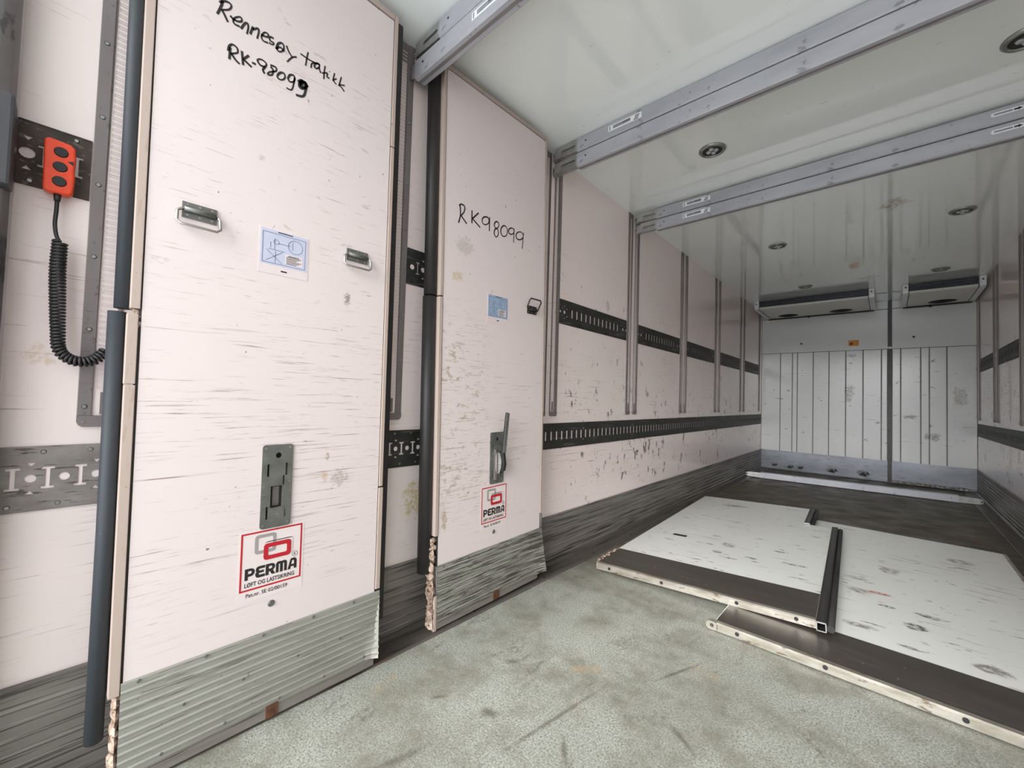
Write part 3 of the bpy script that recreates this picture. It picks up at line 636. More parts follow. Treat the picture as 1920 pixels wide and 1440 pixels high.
# ------------------------------------------------------------------ coolers under the ceiling
def cooler(x0, x1, fans, label):
    t = thing('ceiling_cooler', label, 'cooler', (x0, 7.17, 2.525), (0,0,0), 'evaporator coolers'); L = x1-x0; dp = 0.93
    hol = [circ(u, 0.72, 0.14, 24) for u in fans]
    # tray underside, seen from below
    me = plate(rrect(0.06, L-0.06, 0.03, dp-0.03, 0.02), hol, 0.006, 0.0, Matrix(((1,0,0,0),(0,1,0,0),(0,0,1,0),(0,0,0,1))))
    tr = obj('drip_tray', me, M['cooler'], t)
    lipm = MB().prism([(0.03,0.0),(0.012,0.006),(0.004,0.016),(0.0,0.032),(0.006,0.036),(0.03,0.008)], 'x', 0.06, L-0.06); obj('tray_lip', lipm, M['cooler'], tr)
    for u in fans:
        obj('fan_shroud', MB().cyl((u, 0.72, 0.0065), 0.139, 0.03, 'z', 24), M['dark'], t)
        g = MB()
        for k in range(3): 
            R_ = 0.04+0.04*k; g.tube([(u+R_*math.cos(2*PI*i/20), 0.72+R_*math.sin(2*PI*i/20), 0.003) for i in range(20)], 0.0022, 5, True)
        obj('fan_guard', g, M['dark'], t)
    obj('housing', MB().box((0.065, 0.05, 0.038), (L-0.065, dp-0.02, 0.129)), M['dark'], t)
    for k in range(5): obj('slat', MB().box((0.06, 0.012+0.002*k, 0.042+0.0165*k), (L-0.06, 0.046, 0.0465+0.0165*k)), M['slat'], t)
    for s in (0, 1):
        a = 0.0 if s == 0 else L-0.055
        eb = MB().prism([(-0.012,0.045),(-0.006,0.012),(0.03,-0.004),(dp-0.02,-0.004),(dp-0.02,0.129),(-0.012,0.129)], 'x', a, a+0.055); e = obj('end_bracket', eb, M['labelwhite'], t, bevel=0.004)
        obj('bolt', MB().cyl((a+0.028, -0.018, 0.085), 0.009, 0.007, 'y', 8), M['dark'], e)
        obj('edge_gasket', MB().box((a+(0.0555 if s == 0 else -0.0065), 0.0, -0.004), (a+(0.0615 if s == 0 else -0.0005), dp-0.03, 0.042)), M['dark'], t)
    obj('rear_gasket', MB().box((0.02, dp-0.050, -0.016), (L-0.02, dp-0.003, 0.012)), M['rubber'], t)
    obj('drain', MB().cyl((L*0.42, dp-0.04, -0.03), 0.014, 0.03, 'z', 8), M['dark'], t)
    return t
cooler(0.085, 1.475, (0.33, 1.0), 'wide pale ceiling cooler with two round fan openings and dark grille')
cooler(1.745, 2.452, (0.40,), 'short pale ceiling cooler with one round fan opening')
wl = thing('warning_sticker', 'small orange warning sticker on the end wall below the wide cooler', 'sticker', (1.22, D-0.0205, 2.055))
obj('sticker_film', MB().box((-0.062,-0.001,-0.045),(0.062,0,0.045)), M['yellow'], wl)
obj('sticker_print', plate([(-0.045,-0.025),(-0.012,-0.025),(-0.012,0.0),(-0.002,0.02),(-0.025,0.01),(-0.045,0.0)], [], 0.0006, 0.001, FRONTMAP), M['rust'], wl)
for x, z, l in ((0.563, 2.085, 'small round drain nozzle on the end wall below the wide cooler'), (1.878, 2.10, 'small round drain nozzle on the end wall below the short cooler')):
    t = thing('drain_nozzle', l, 'nozzle', (x, D-0.0205, z), group='wall drain nozzles')
    obj('flange', MB().cyl((0,-0.004,0), 0.026, 0.004, 'y', 14), M['cooler'], t); obj('spout', MB().cyl((0,-0.03,0), 0.012, 0.026, 'y', 10), M['dark'], t)

# ------------------------------------------------------------------ upright partition panels
def kick_grid(y0, y1, z0, z1, n, bend):
    """ridged sheet facing +x; bend(y,z) -> (dx,dy)"""
    prof = [(z0, 0.003)]
    dz = (z1-z0-0.02)/n
    for k in range(n):
        z = z0+0.012+dz*k; prof += [(z, 0.003), (z+0.003, 0.0062), (z+0.007, 0.0062), (z+0.010, 0.003)]
    prof += [(z1-0.004, 0.003), (z1, 0.001)]
    ny = 28; m = MB(); R_ = len(prof)
    for i in range(ny+1):
        y = y0+(y1-y0)*i/ny
        for z, x in prof:
            dx, dy = bend(y, z); m.v.append((x+dx, y+dy, z))
    for i in range(ny):
        for k in range(R_-1): m.f.append([i*R_+k, (i+1)*R_+k, (i+1)*R_+k+1, i*R_+k+1]); m.sm.append(False)
    nb = len(m.v)      # thin back side
    for i in range(ny+1):
        y = y0+(y1-y0)*i/ny
        for z in (z0, z1):
            dx, dy = bend(y, z); m.v.append((0.0004+dx, y+dy, z))
    for i in range(ny): m.f.append([nb+2*i, nb+2*i+1, nb+2*i+3, nb+2*i+2]); m.sm.append(False)
    return m
def rough_column(y0, y1, x0, x1, z0, z1, seed, n=16):
    r = random.Random(seed); m = MB(); k = 6
    for i in range(n+1):
        z = z0+(z1-z0)*i/n; cy, cx = (y0+y1)/2, (x0+x1)/2
        for j in range(k):
            a = 2*PI*(j+0.5)/k; q = 0.45+0.75*r.random()
            m.v.append((min(x1, cx+(x1-x0)*0.62*q*math.sin(a)), cy+(y1-y0)*0.62*q*math.cos(a), z))
    for i in range(n):
        for j in range(k): m.f.append([i*k+j, i*k+(j+1)%k, (i+1)*k+(j+1)%k, (i+1)*k+j]); m.sm.append(False)
    m.f.append(list(reversed(range(k)))); m.sm.append(False); m.f.append([n*k+j for j in range(k)]); m.sm.append(False)
    return m
def chest_handle(par, y0, y1, z0, z1, up_=False, dark=False):
    """sprung chest handle: hinge plate and rod loop; box y0..y1, z0..z1 of the whole handle"""
    mp = M['rubber'] if dark else M['plate']
    h = z1-z0; py0, py1 = y0+0.14*(y1-y0), y1-0.10*(y1-y0)
    if up_: a, b = z0, z0+0.55*h
    else: a, b = z1-0.62*h, z1
    p = obj('handle_plate', MB().box((0, py0, a), (0.004, py1, b)), mp, par, bevel=0.001)
    zc = (a+b)/2
    obj('hinge_barrel', MB().tube([(0.010, py0+0.004, zc), (0.010, py1-0.004, zc)], 0.0075, 8), mp, p)
    w = 0.006; far = z0+0.004 if not up_ else z1-0.004; off = 0.016 if not up_ else 0.03
    obj('rod_loop', MB().tube([(0.011, py0+0.002, zc), (0.012, y0+0.004, zc+(0.2*(far-zc))), (off, y0+0.003, far-(0.18*(far-zc))), (off+0.002, y0+0.012, far), (off+0.002, y1-0.012, far), (off, y1-0.003, far-(0.18*(far-zc))), (0.012, y1-0.004, zc+(0.2*(far-zc))), (0.011, py1-0.002, zc)], 0.0042, 8), M['rubber'] if dark else M['chrome'], p)
    for u in (py0+0.012, (py0+py1)/2, py1-0.012):
        for z in ((b-0.008, a+0.008)): obj('screw', MB().cyl((0.004, u, z), 0.0035, 0.0015, 'x', 8), M['steel'], p)
    return p
def info_sticker(par, y0, y1, z0, z1, blue):
    s = obj('info_sticker', MB().box((0.0002, y0, z0), (0.0008, y1, z1)), M['stickwhite'], par)
    w, h = y1-y0, z1-z0; P = lambda u, v: (y0+u*w, z0+v*h)
    obj('sticker_field', MB().box((0.0008, *P(0.03,0.2)), (0.0012, *P(0.97,0.97))), M[blue], s)
    ln = [[P(.07,.24),P(.93,.24)],[P(.93,.24),P(.93,.90)],[P(.93,.90),P(.07,.90)],[P(.07,.90),P(.07,.24)],
          [P(.18,.54),P(.5,.54)],[P(.30,.55),P(.30,.80)],[P(.22,.57),P(.22,.70)],[P(.37,.70),P(.62,.70)],
          [(P(.72,.70)[0]+.15*w*math.cos(a*PI/8), P(.72,.70)[1]+.15*h*math.sin(a*PI/8)) for a in range(17)], [P(.66,.62),P(.66,.80)],
          [(P(.33,.72)[0]+.05*w*math.cos(a*PI/8), P(.33,.72)[1]+.05*h*math.sin(a*PI/8)) for a in range(17)],
          [P(.14,.52),P(.46,.26)],[P(.14,.28),P(.46,.52)],[P(.32,.26),P(.32,.52)]]
    obj('sticker_drawing', ribbons(ln, 0.0016, 0.0016), M['navy'], s)
    obj('note_field', MB().box((0.0012, *P(.52,.28)), (0.0016, *P(.88,.50))), M['stickwhite'], s)
    tx = MB()
    for k in range(6): tx.box((0.0016, *P(.54,.45-.03*k-.012)), (0.0019, *P(.85-(.05*(k%3)),.45-.03*k)))
    tx.box((0.0016, *P(.58,.462)), (0.0019, *P(.80,.478))).box((0.0012, *P(.36,.935)), (0.0016, *P(.66,.955))).box((0.0008, *P(.44,.08)), (0.0013, *P(.56,.11)))
    obj('sticker_print', tx, M['black'], s)
    return s
def arc(cx, cy, rx, ry, a0, a1, n=6): return [(cx+rx*math.cos(math.radians(a0+(a1-a0)*k/n)), cy+ry*math.sin(math.radians(a0+(a1-a0)*k/n))) for k in range(n+1)]
GLYPH = {'P': ([(0,0),(.32,0),(.32,.30)]+arc(.58,.65,.42,.35,-90,90)+[(0,1)], [[(.32,.54)]+arc(.56,.66,.12,.12,-90,90)+[(.32,.78)]]),
 'E': (arc(.34,.27,.34,.27,180,270)+[(.98,0),(.98,.23),(.42,.23)]+arc(.42,.315,.08,.085,270,90,4)+[(.86,.40),(.86,.60),(.42,.60)]+arc(.42,.685,.08,.085,270,90,4)+[(.98,.77),(.98,1.0)]+arc(.34,.75,.30,.25,90,180)+arc(.26,.60,.22,.10,180,230,3)+arc(.26,.40,.26,.10,130,180,3), []),
 'R': ([(0,0),(.32,0),(.32,.30),(.46,.30)]+[(.66,0),(1.02,0),(.78,.36)]+arc(.60,.68,.40,.32,-60,90)+[(0,1)], [[(.32,.54)]+arc(.56,.66,.12,.12,-90,90)+[(.32,.78)]]),
 'M': ([(0,0),(.25,0),(.25,.66)]+arc(.31,.70,.06,.07,180,0,4)+[(.37,0),(.63,0),(.63,.66)]+arc(.69,.70,.06,.07,180,0,4)+[(.75,0),(1,0)]+arc(.76,.72,.24,.28,0,90)+[(.5,.97)]+arc(.24,.72,.24,.28,90,180), []),
 'A': ([(0,0),(.30,0),(.34,.22),(.70,.22),(.70,0),(1,0)]+arc(.66,.70,.34,.30,0,90)+arc(.46,.62,.26,.38,100,165,4), [[(.38,.42),(.70,.42)]+arc(.60,.66,.10,.12,0,90,3)+arc(.52,.62,.08,.16,90,170,3)])}
def perma_logo(par, y0, z0, film='film'):
    """square logo film with red border; y0,z0 lower left of the border, 0.18 m wide"""
    b = obj('logo_sticker', MB().box((0.0002, y0-0.006, z0-0.034), (0.0006, y0+0.186, z0+0.186)), M[film], par)
    t = 0.005
    obj('logo_border', plate(rect(y0, y0+0.18, z0, z0+0.18), [rect(y0+t, y0+0.18-t, z0+t, z0+0.18-t)], 0.0004, 0.0007), M['red'], b)
    def ring(a, c, d, e, th, mat, w0, r):
        obj('logo_link', plate(rrect(a, c, d, e, r), [rrect(a+th, c-th, d+th, e-th, r*0.4)], 0.0004, w0), M[mat], b)
    ring(y0+0.038, y0+0.100, z0+0.108, z0+0.168, 0.010, 'grey', 0.0007, 0.010)
    ring(y0+0.064, y0+0.146, z0+0.084, z0+0.136, 0.013, 'red', 0.0012, 0.010)
    ring(y0+0.064+0.003, y0+0.152, z0+0.090, z0+0.143, 0.0009, 'grey', 0.0009, 0.010)
    for k, ch in enumerate('PERMA'):
        LO, HO = GLYPH[ch]; w_ = 0.0278; u0 = y0+0.0135+[0, 0.0295, 0.0585, 0.0885, 0.1245][k]; sw = w_*(1.2 if ch == 'M' else 1.0)
        f_ = lambda P: [(u0+p[0]*sw, z0+0.034+p[1]*0.0355) for p in P]
        obj('logo_letter', plate(f_(LO), [f_(h) for h in HO], 0.0004, 0.0008), M['black'], b)
    obj('logo_lettering', text_mesh('LØFT OG LASTSIKRING', 0.0185, 0.0008, off=0.0003, sx=0.76, pos=(y0+0.013, z0+0.012)), M['black'], b)
    obj('logo_lettering', text_mesh('Pat.nr. SE 02/00159', 0.0165, 0.0008, off=0.00015, sx=0.93, pos=(y0+0.018, z0-0.020)), M['black'], b)
    obj('logo_lettering', text_mesh('R', 0.012, 0.0008, pos=(y0+0.155, z0+0.078)), M['black'], b)
    obj('logo_lettering', plate(circ(y0+0.159, z0+0.0825, 0.009, 18), [circ(y0+0.159, z0+0.0825, 0.008, 18)], 0.0004, 0.0007), M['black'], b)
    return b
def lock_plate(par, y0, y1, z0, z1):
    w = y1-y0; cy = (y0+y1)/2; h = z1-z0
    hol = [circ(cy+0.002, z1-0.035, 0.009)]
    for u, v in ((0.2,0.62),(0.8,0.62),(0.2,0.11),(0.8,0.11)): hol.append(rect(y0+u*w-0.003, y0+u*w+0.003, z0+v*h, z0+v*h+0.040))
    hol.append(rect(cy-0.018, cy+0.016, z0+0.24*h, z0+0.50*h)); hol.append(rect(cy+0.012+0.005, cy+0.020+0.002, z0+0.49*h+0.004, z0+0.62*h))
    p = obj('lock_plate', plate(rrect(y0, y1, z0, z1, 0.009), hol, 0.003, 0.0012), M['plate'], par)
    obj('lock_case', MB().box((-0.046, y0+0.004, z0+0.016), (-0.040, y1-0.004, z1-0.011)), M['plate'], p)
    obj('lock_tongue', MB().box((-0.040, cy-0.008, z0+0.25*h), (-0.012, cy+0.012, z0+0.48*h)), M['rail_dark'], p)
    for u, v in ((0.1,0.04),(0.9,0.04),(0.1,0.96),(0.9,0.96),(0.08,0.5),(0.92,0.54)): obj('screw', MB().cyl((0.0042, y0+u*w, z0+v*h), 0.004, 0.0012, 'x', 8), M['steel'], p)
    return p
def board_with_lock(par, mat, a, b, lk):
    y0, y1, z0, z1 = lk
    obj('board', plate(rect(a, b, 0.03, 2.572), [rect(y0+0.008, y1-0.008, z0+0.02, z1-0.015)], 0.05, -0.05), M[mat], par)
def edge_joint(par, a, b, top, wd):
    for y in (a, b): obj('joint', MB().box((-0.049, y, 0.29), (-0.003, y+wd, top)), M['gap'], par)
    obj('joint', MB().box((-0.049, a+wd, top-wd), (-0.003, b, top)), M['gap'], par)
def mm(S): return [[(a/1000, b/1000) for a, b in st] for st in S]
W1 = [[(169, 2232), (165, 2212), (157, 2184)], [(161, 2222), (171, 2234), (184, 2239), (191, 2233), (186, 2219), (174, 2209), (167, 2205)], [(167, 2205), (175, 2194), (184, 2178)], [(189, 2202), (197, 2197), (209, 2198), (219, 2206), (216, 2216), (203, 2206), (197, 2192), (202, 2184), (215, 2186)], [(218, 2181), (228, 2205), (235, 2209), (237, 2196), (234, 2175)], [(243, 2181), (250, 2210)], [(249, 2200), (263, 2213), (266, 2204), (262, 2179)], [(272, 2199), (291, 2204), (292, 2214), (282, 2213), (274, 2195), (279, 2184), (293, 2186)], [(309, 2211), (299, 2210), (298, 2198), (309, 2197), (306, 2189), (295, 2189)], [(340, 2202), (339, 2194), (335, 2186), (330, 2181), (324, 2179), (320, 2182), (318, 2188), (320, 2196), (323, 2204), (329, 2210), (334, 2212), (338, 2209), (340, 2202)], [(316, 2181), (328, 2195), (342, 2189)], [(347, 2213), (355, 2197), (366, 2186)], [(380, 2195), (366, 2185), (351, 2160)], [(391, 2214), (421, 2211), (457, 2215)], [(416, 2235), (413, 2219), (409, 2183)], [(427, 2186), (429, 2203), (440, 2212)], [(455, 2211), (454, 2206), (451, 2201), (447, 2197), (443, 2195), (439, 2197), (438, 2201), (439, 2206), (442, 2211), (446, 2215), (451, 2217), (454, 2215), (455, 2211)], [(452, 2206), (460, 2188)], [(474, 2223), (472, 2203), (471, 2173)], [(464, 2191), (483, 2203)], [(484, 2202), (482, 2188), (491, 2188)], [(489, 2212), (491, 2211)], [(508, 2217), (503, 2186)], [(503, 2188), (516, 2180)], [(516, 2202), (503, 2188)], [(533, 2218), (525, 2179)], [(525, 2186), (536, 2179), (546, 2171)], [(547, 2194), (526, 2186)], [(193, 2106), (192, 2068)], [(188, 2091), (190, 2107), (198, 2118), (210, 2115), (212, 2102), (201, 2092), (194, 2088)], [(196, 2089), (208, 2076), (219, 2070)], [(223, 2114), (228, 2072)], [(242, 2112), (228, 2091)], [(228, 2091), (251, 2080)], [(251, 2095), (262, 2096)], [(288, 2104), (275, 2101), (266, 2110), (270, 2118), (280, 2121), (291, 2116), (288, 2104), (282, 2091), (287, 2081)], [(302, 2119), (318, 2121), (319, 2109), (301, 2095), (296, 2084), (308, 2090), (311, 2107), (303, 2114)], [(347, 2109), (346, 2102), (342, 2095), (336, 2090), (330, 2089), (326, 2090), (324, 2095), (326, 2102), (330, 2109), (335, 2114), (341, 2116), (345, 2114), (347, 2109)], [(377, 2119), (376, 2112), (372, 2105), (367, 2101), (362, 2099), (358, 2102), (356, 2107), (358, 2114), (361, 2121), (366, 2125), (371, 2127), (375, 2125), (377, 2119)], [(376, 2121), (374, 2100), (368, 2075), (352, 2073)]]
W1B = [[(415, 2119), (414, 2112), (410, 2105), (404, 2100), (398, 2098), (393, 2100), (392, 2105), (393, 2111), (397, 2118), (403, 2123), (409, 2125), (413, 2123), (415, 2119)], [(412, 2117), (411, 2113), (409, 2109), (405, 2105), (401, 2104), (398, 2105), (397, 2108), (398, 2112), (400, 2116), (404, 2120), (408, 2121), (411, 2120), (412, 2117)], [(414, 2110), (406, 2075), (382, 2066)], [(387, 2113), (400, 2126), (420, 2114)]]
W2 = [[(108, 1967), (112, 1922), (101, 1881)], [(102, 1963), (117, 1975), (137, 1970), (134, 1944), (116, 1920)], [(116, 1920), (152, 1892)], [(184, 1968), (185, 1905)], [(228, 1970), (188, 1929)], [(188, 1929), (241, 1901)], [(301, 1954), (298, 1943), (289, 1933), (277, 1927), (265, 1925), (256, 1930), (253, 1939), (255, 1950), (264, 1960), (276, 1966), (289, 1968), (298, 1963), (301, 1954)], [(304, 1974), (304, 1902)], [(372, 1955), (370, 1946), (364, 1937), (356, 1933), (348, 1932), (341, 1937), (339, 1945), (341, 1954), (347, 1962), (355, 1967), (364, 1967), (370, 1963), (372, 1955)], [(370, 1913), (368, 1902), (362, 1892), (355, 1887), (347, 1888), (342, 1894), (339, 1904), (341, 1916), (346, 1925), (354, 1930), (361, 1930), (367, 1924), (370, 1913)], [(438, 1942), (435, 1926), (426, 1913), (413, 1906), (400, 1906), (391, 1914), (387, 1927), (390, 1942), (399, 1955), (411, 1963), (424, 1963), (434, 1955), (438, 1942)], [(492, 1958), (489, 1949), (480, 1940), (469, 1934), (457, 1933), (449, 1937), (446, 1944), (449, 1953), (457, 1962), (468, 1968), (480, 1969), (488, 1965), (492, 1958)], [(490, 1972), (488, 1895)], [(567, 1954), (563, 1942), (552, 1931), (537, 1924), (522, 1922), (511, 1927), (507, 1937), (510, 1949), (521, 1960), (536, 1967), (551, 1969), (562, 1964), (567, 1954)], [(569, 1972), (560, 1880)]]

# ---- wide panel with the long note
P1 = thing('partition_panel', 'pinkish-white upright partition panel with a two-line marker note and two handles', 'partition', (0.135, 0.119, 0.0), (0.006, 0, 0), 'upright partition panels')
Wd = 0.757
board_with_lock(P1, 'panel', 0.024, Wd-0.019, (0.3275, 0.4185, 0.622, 0.89))
edge_joint(P1, 0.018, Wd-0.021, 2.579, 0.008)
for a, b, dy in ((1.276, 2.60, 0.0), (1.075, 1.262, -0.005), (0.262, 1.072, -0.004)):
    obj('edge_strip', MB().box((-0.052, 0.0+dy, a), (0.003, 0.0205+0.5*dy, b)), M['frame'], P1, bevel=0.002)
for a, b in ((2.06, 2.60), (0.70, 2.056), (0.30, 0.694)):
    obj('edge_strip', MB().box((-0.052, Wd-0.0155, a), (0.003, Wd+(0.0 if a > 0.5 else 0.003), b)), M['frame'], P1, bevel=0.002)
obj('top_strip', MB().box((-0.052, 0.022, 2.577), (0.003, Wd-0.017, 2.60)), M['frame'], P1, bevel=0.002)
obj('broken_core', rough_column(0.008, 0.030, -0.03, 0.002, 1.225, 1.274, 4, 5), M['core'], P1)
obj('broken_core', rough_column(0.004, 0.022, -0.045, 0.0, 0.03, 0.262, 5, 22), M['core'], P1)
obj('seal_tube', MB().tube([(-0.035, -0.0115, 1.276), (-0.035, -0.012, 2.0), (-0.036, -0.012, 2.635)], 0.0182, 16), M['foam'], P1)
obj('seal_tube', MB().tube([(-0.035, -0.024, 0.15), (-0.035, -0.0215, 0.7), (-0.035, -0.0215, 1.266)], 0.0188, 16), M['foam'], P1)
obj('edge_seal', MB().box((-0.07, Wd+0.001, 0.15), (-0.038, Wd+0.048, 2.62)), M['rubber'], P1, bevel=0.006)
obj('kick_plate', kick_grid(0.020, Wd+0.003, 0.045, 0.292, 10, lambda y, z: (0.02*max(0, (y-0.70)/0.055)**2*max(0, (0.17-z)/0.12), -0.012*max(0, (y-0.7)/0.065)*max(0, (0.15-z)/0.1))), M['alu'], P1)
ft = obj('foot_strip', MB().box((-0.045, 0.024, 0.009), (0.002, Wd-0.012, 0.044)), M['skirt'], P1, bevel=0.002)
obj('rust_clip', MB().box((0.002, 0.368, 0.010), (0.0055, 0.403, 0.05)), M['rust'], ft)
rk = random.Random(11)
for k in range(14):
    obj('rivet', MB().cyl((0.003, 0.05+0.05*k+0.01*rk.random(), (0.282, 0.06, 0.17)[k % 3]+0.003*rk.random()), 0.0045, 0.004, 'x', 8), M['plate'], P1)
chest_handle(P1, 0.0815, 0.1895, 1.525, 1.598); chest_handle(P1, 0.5615, 0.6705, 1.528, 1.60)
info_sticker(P1, 0.292, 0.443, 1.445, 1.593, 'blue')
lock_plate(P1, 0.3275, 0.4185, 0.622, 0.89)
perma_logo(P1, 0.279, 0.437)
obj('screw_rosette', MB().cyl((0.0, 0.372, 0.376), 0.011, 0.003, 'x', 12, r2=0.008).cyl((0.003, 0.372, 0.376), 0.004, 0.001, 'x', 8), M['plate'], P1)
hw = ribbons(mm(W1), 0.0066, 0.0006); ribbons(mm(W1B), 0.010, 0.0008, hw)
obj('handwriting', hw, M['ink'], P1)['label'] = 'two-line black marker note'

# ---- narrow panel with the short number
P2 = thing('partition_panel', 'dirty white upright partition panel with a one-line marker number and a raised lock lever', 'partition', (0.112, 1.166, 0.004), (0.02, 0, 0), 'upright partition panels')
Wd = 0.768
def un(y, z):          # world (y,z) on the face -> local
    y -= 1.166; z -= 0.004; c, s = math.cos(0.02), math.sin(0.02); return (y*c+z*s, -y*s+z*c)
la, lb = un(1.490, 0.622), un(1.585, 0.888)
board_with_lock(P2, 'panel2', 0.020, Wd-0.016, (la[0], lb[0], la[1], lb[1]))
edge_joint(P2, 0.014, Wd-0.018, 2.579, 0.008)
obj('edge_strip', MB().box((-0.052, 0.0, 1.52), (0.003, 0.0165, 2.595)), M['frame'], P2, bevel=0.002)
obj('edge_strip', MB().box((-0.052, -0.002, 0.43), (0.003, 0.0165, 1.514)), M['frame'], P2, bevel=0.002)
obj('edge_strip', MB().box((-0.052, Wd-0.013, 0.38), (0.003, Wd+0.002, 2.595)), M['frame'], P2, bevel=0.002)
obj('edge_strip', MB().box((-0.05, Wd-0.011, 0.30), (0.0045, Wd+0.004, 0.376)), M['steel'], P2, bevel=0.002)
obj('top_strip', MB().box((-0.052, 0.018, 2.577), (0.003, Wd-0.015, 2.595)), M['frame'], P2, bevel=0.002)
obj('seal_tube', MB().tube([(-0.040, -0.024, 1.52), (-0.040, -0.024, 2.59)], 0.029, 16), M['rubber'], P2)
obj('seal_tube', MB().tube([(-0.040, -0.028, 0.27), (-0.040, -0.028, 1.512)], 0.030, 16), M['rubber'], P2)
obj('broken_core', rough_column(-0.020, 0.008, -0.04, 0.003, 0.02, 0.42, 6, 34), M['core'], P2)
obj('broken_edge', MB().box((-0.02, 0.002, 0.004), (0.002, 0.018, 0.16)), M['frame'], P2, bevel=0.003)
def flare(y, z):
    a = max(0, (y-0.62)/0.15); b = max(0, (0.25-z)/0.2); q = a*a*b
    return (0.028*q, 0.016*q)
obj('kick_plate', kick_grid(0.016, Wd+0.002, 0.045, 0.295, 10, flare), M['alu2'], P2)
ft = obj('foot_strip', MB().box((-0.045, 0.02, 0.010), (0.002, Wd-0.03, 0.044)), M['skirt'], P2, bevel=0.002)
obj('rust_clip', MB().box((0.002, 0.375, 0.012), (0.0055, 0.42, 0.052)), M['rust'], ft)
for k in range(10): obj('rivet', MB().cyl((0.003, 0.05+0.075*k, (0.285, 0.06)[k % 2]), 0.0045, 0.004, 'x', 8), M['plate'], P2)
a = un(1.73, 1.545); b = un(1.835, 1.63); chest_handle(P2, a[0], b[0], a[1], b[1], True, True)
a = un(1.438, 1.450); b = un(1.588, 1.598); info_sticker(P2, a[0], b[0], a[1], b[1], 'blue2')
a = un(1.490, 0.622); b = un(1.585, 0.888)
lk = lock_plate(P2, a[0], b[0], a[1], b[1]); ly, lz = a[0]+0.05, a[1]
obj('lock_bar', MB().box((0.0045, ly-0.022, lz+0.02), (0.013, ly-0.008, lz+0.175)), M['chrome'], lk, bevel=0.002)
lev = MB().prism([(lz+0.050,0.010),(lz+0.066,0.040),(lz+0.10,0.048),(lz+0.16,0.038),(lz+0.365,0.060),(lz+0.368,0.050),(lz+0.16,0.024),(lz+0.12,0.030),(lz+0.085,0.026),(lz+0.06,0.008)], 'y', ly+0.008, ly+0.026)
obj('lock_lever', lev, M['rubber'], lk, bevel=0.002)
obj('lever_edge', MB().prism([(lz+0.16,0.0385),(lz+0.365,0.0605),(lz+0.365,0.063),(lz+0.16,0.041)], 'y', ly+0.006, ly+0.028), M['steel'], lk)
cam_ = plate([(0.006,lz+0.045),(0.022,lz+0.055),(0.034,lz+0.085),(0.036,lz+0.12),(0.022,lz+0.155),(0.006,lz+0.165)], [], 0.006, 0.0, FRONTMAP)
obj('lock_cam', cam_, M['bracket'], lk, loc=(0, ly+0.004, 0))
obj('lever_pin', MB().cyl((0.02, ly-0.006, lz+0.105), 0.005, 0.036, 'y', 8), M['chrome'], lk)
a = un(1.442, 0.428); perma_logo(P2, a[0], a[1])
obj('screw_rosette', MB().cyl((0.0, a[0]+0.09, a[1]-0.055), 0.011, 0.003, 'x', 12, r2=0.008), M['plate'], P2)
obj('handwriting', ribbons(mm(W2), 0.0072, 0.0006), M['ink'], P2)['label'] = 'one-line black marker number'

# ------------------------------------------------------------------ partition panels lying on the floor
def lying_panel(label, loc, rot, outline, band_w, side_profile, mat='board', holes=()):
    """local x across, y along, z 0..0.042; front edge at y=0"""
    t = thing('partition_panel', label, 'partition', loc, rot, 'partition panels lying on the floor')
    ID = Matrix.Identity(4)
    obj('board', plate(outline, holes, 0.038, 0.002, ID), M[mat], t)
    xs = [p[0] for p in outline]; x0, x1 = min(xs), max(xs)
    obj('kick_band', MB().box((x0+0.004, 0.028, 0.0395), (x1-0.002, band_w, 0.0425)), M['band'], t, bevel=0.001)
    e = obj('front_edge_profile', MB().prism([(0.0,0.006),(0.030,0.004),(0.030,0.0425),(0.006,0.0425),(0.0,0.036)], 'x', x0+0.012, x1), M['silver'], t)
    for u in (0.10, 0.42, 0.80, 1.05):
        if u < x1-0.05: obj('edge_bolt', MB().cyl((u, -0.002, 0.026), 0.009, 0.0025, 'y', 10), M['dark'], e)
    return t
def tube_profile(t, x0, y0, y1, mat='profile'):
    me = plate(rect(x0, x0+0.038, 0.006, 0.050), [rect(x0+0.004, x0+0.034, 0.011, 0.045)], y1-y0, 0.0, FRONTMAP); me.transform(Matrix.Translation((0, y1, 0)))
    p = obj('side_profile', me, M[mat], t)
    s = obj('side_seal', MB().tube([(x0+0.052, y0, 0.027), (x0+0.052, y1, 0.027)], 0.016, 10), M['rubber'], t)
    r = MB()
    for a, b in (((x0, 0.008), (x0+0.038, 0.012)), ((x0, 0.044), (x0+0.038, 0.049)), ((x0, 0.008), (x0+0.004, 0.049)), ((x0+0.034, 0.008), (x0+0.038, 0.049))):
        r.box((a[0], y0-0.003, a[1]), (b[0], y0, b[1]))
    obj('tube_rim', r, M['bracket'], p)
B = lying_panel('grey-white partition panel lying flat on the floor, partly under the notched one', (1.008, 2.115, 0.001), (0, 0, math.radians(-0.5)), rect(0.0, 1.195, 0.03, 2.55), 0.325, None, 'board_b')
obj('corner_cap', plate(rrect(-0.035, 0.02, 0.004, 0.042, 0.018), [circ(-0.008, 0.024, 0.009)], 0.03, -0.03, FRONTMAP), M['silver'], B)
obj('side_trim', MB().box((1.195, 0.0, 0.004), (1.215, 2.55, 0.043)), M['silver'], B, bevel=0.003)
obj('rear_trim', MB().box((0.0, 2.551, 0.004), (1.215, 2.57, 0.043)), M['profile'], B, bevel=0.002)
tilt = 0.043
A = lying_panel('notched grey-white partition panel lying half on top of the other one', (0.25, 2.312, 0.004), (0, -tilt, math.radians(2.8)),
                [(0.0,0.03),(1.125,0.03),(1.125,1.88),(0.94,1.88),(0.94,2.535),(0.0,2.535)], 0.345, None, holes=[rrect(0.185, 0.285, 0.895, 0.94, 0.008)])
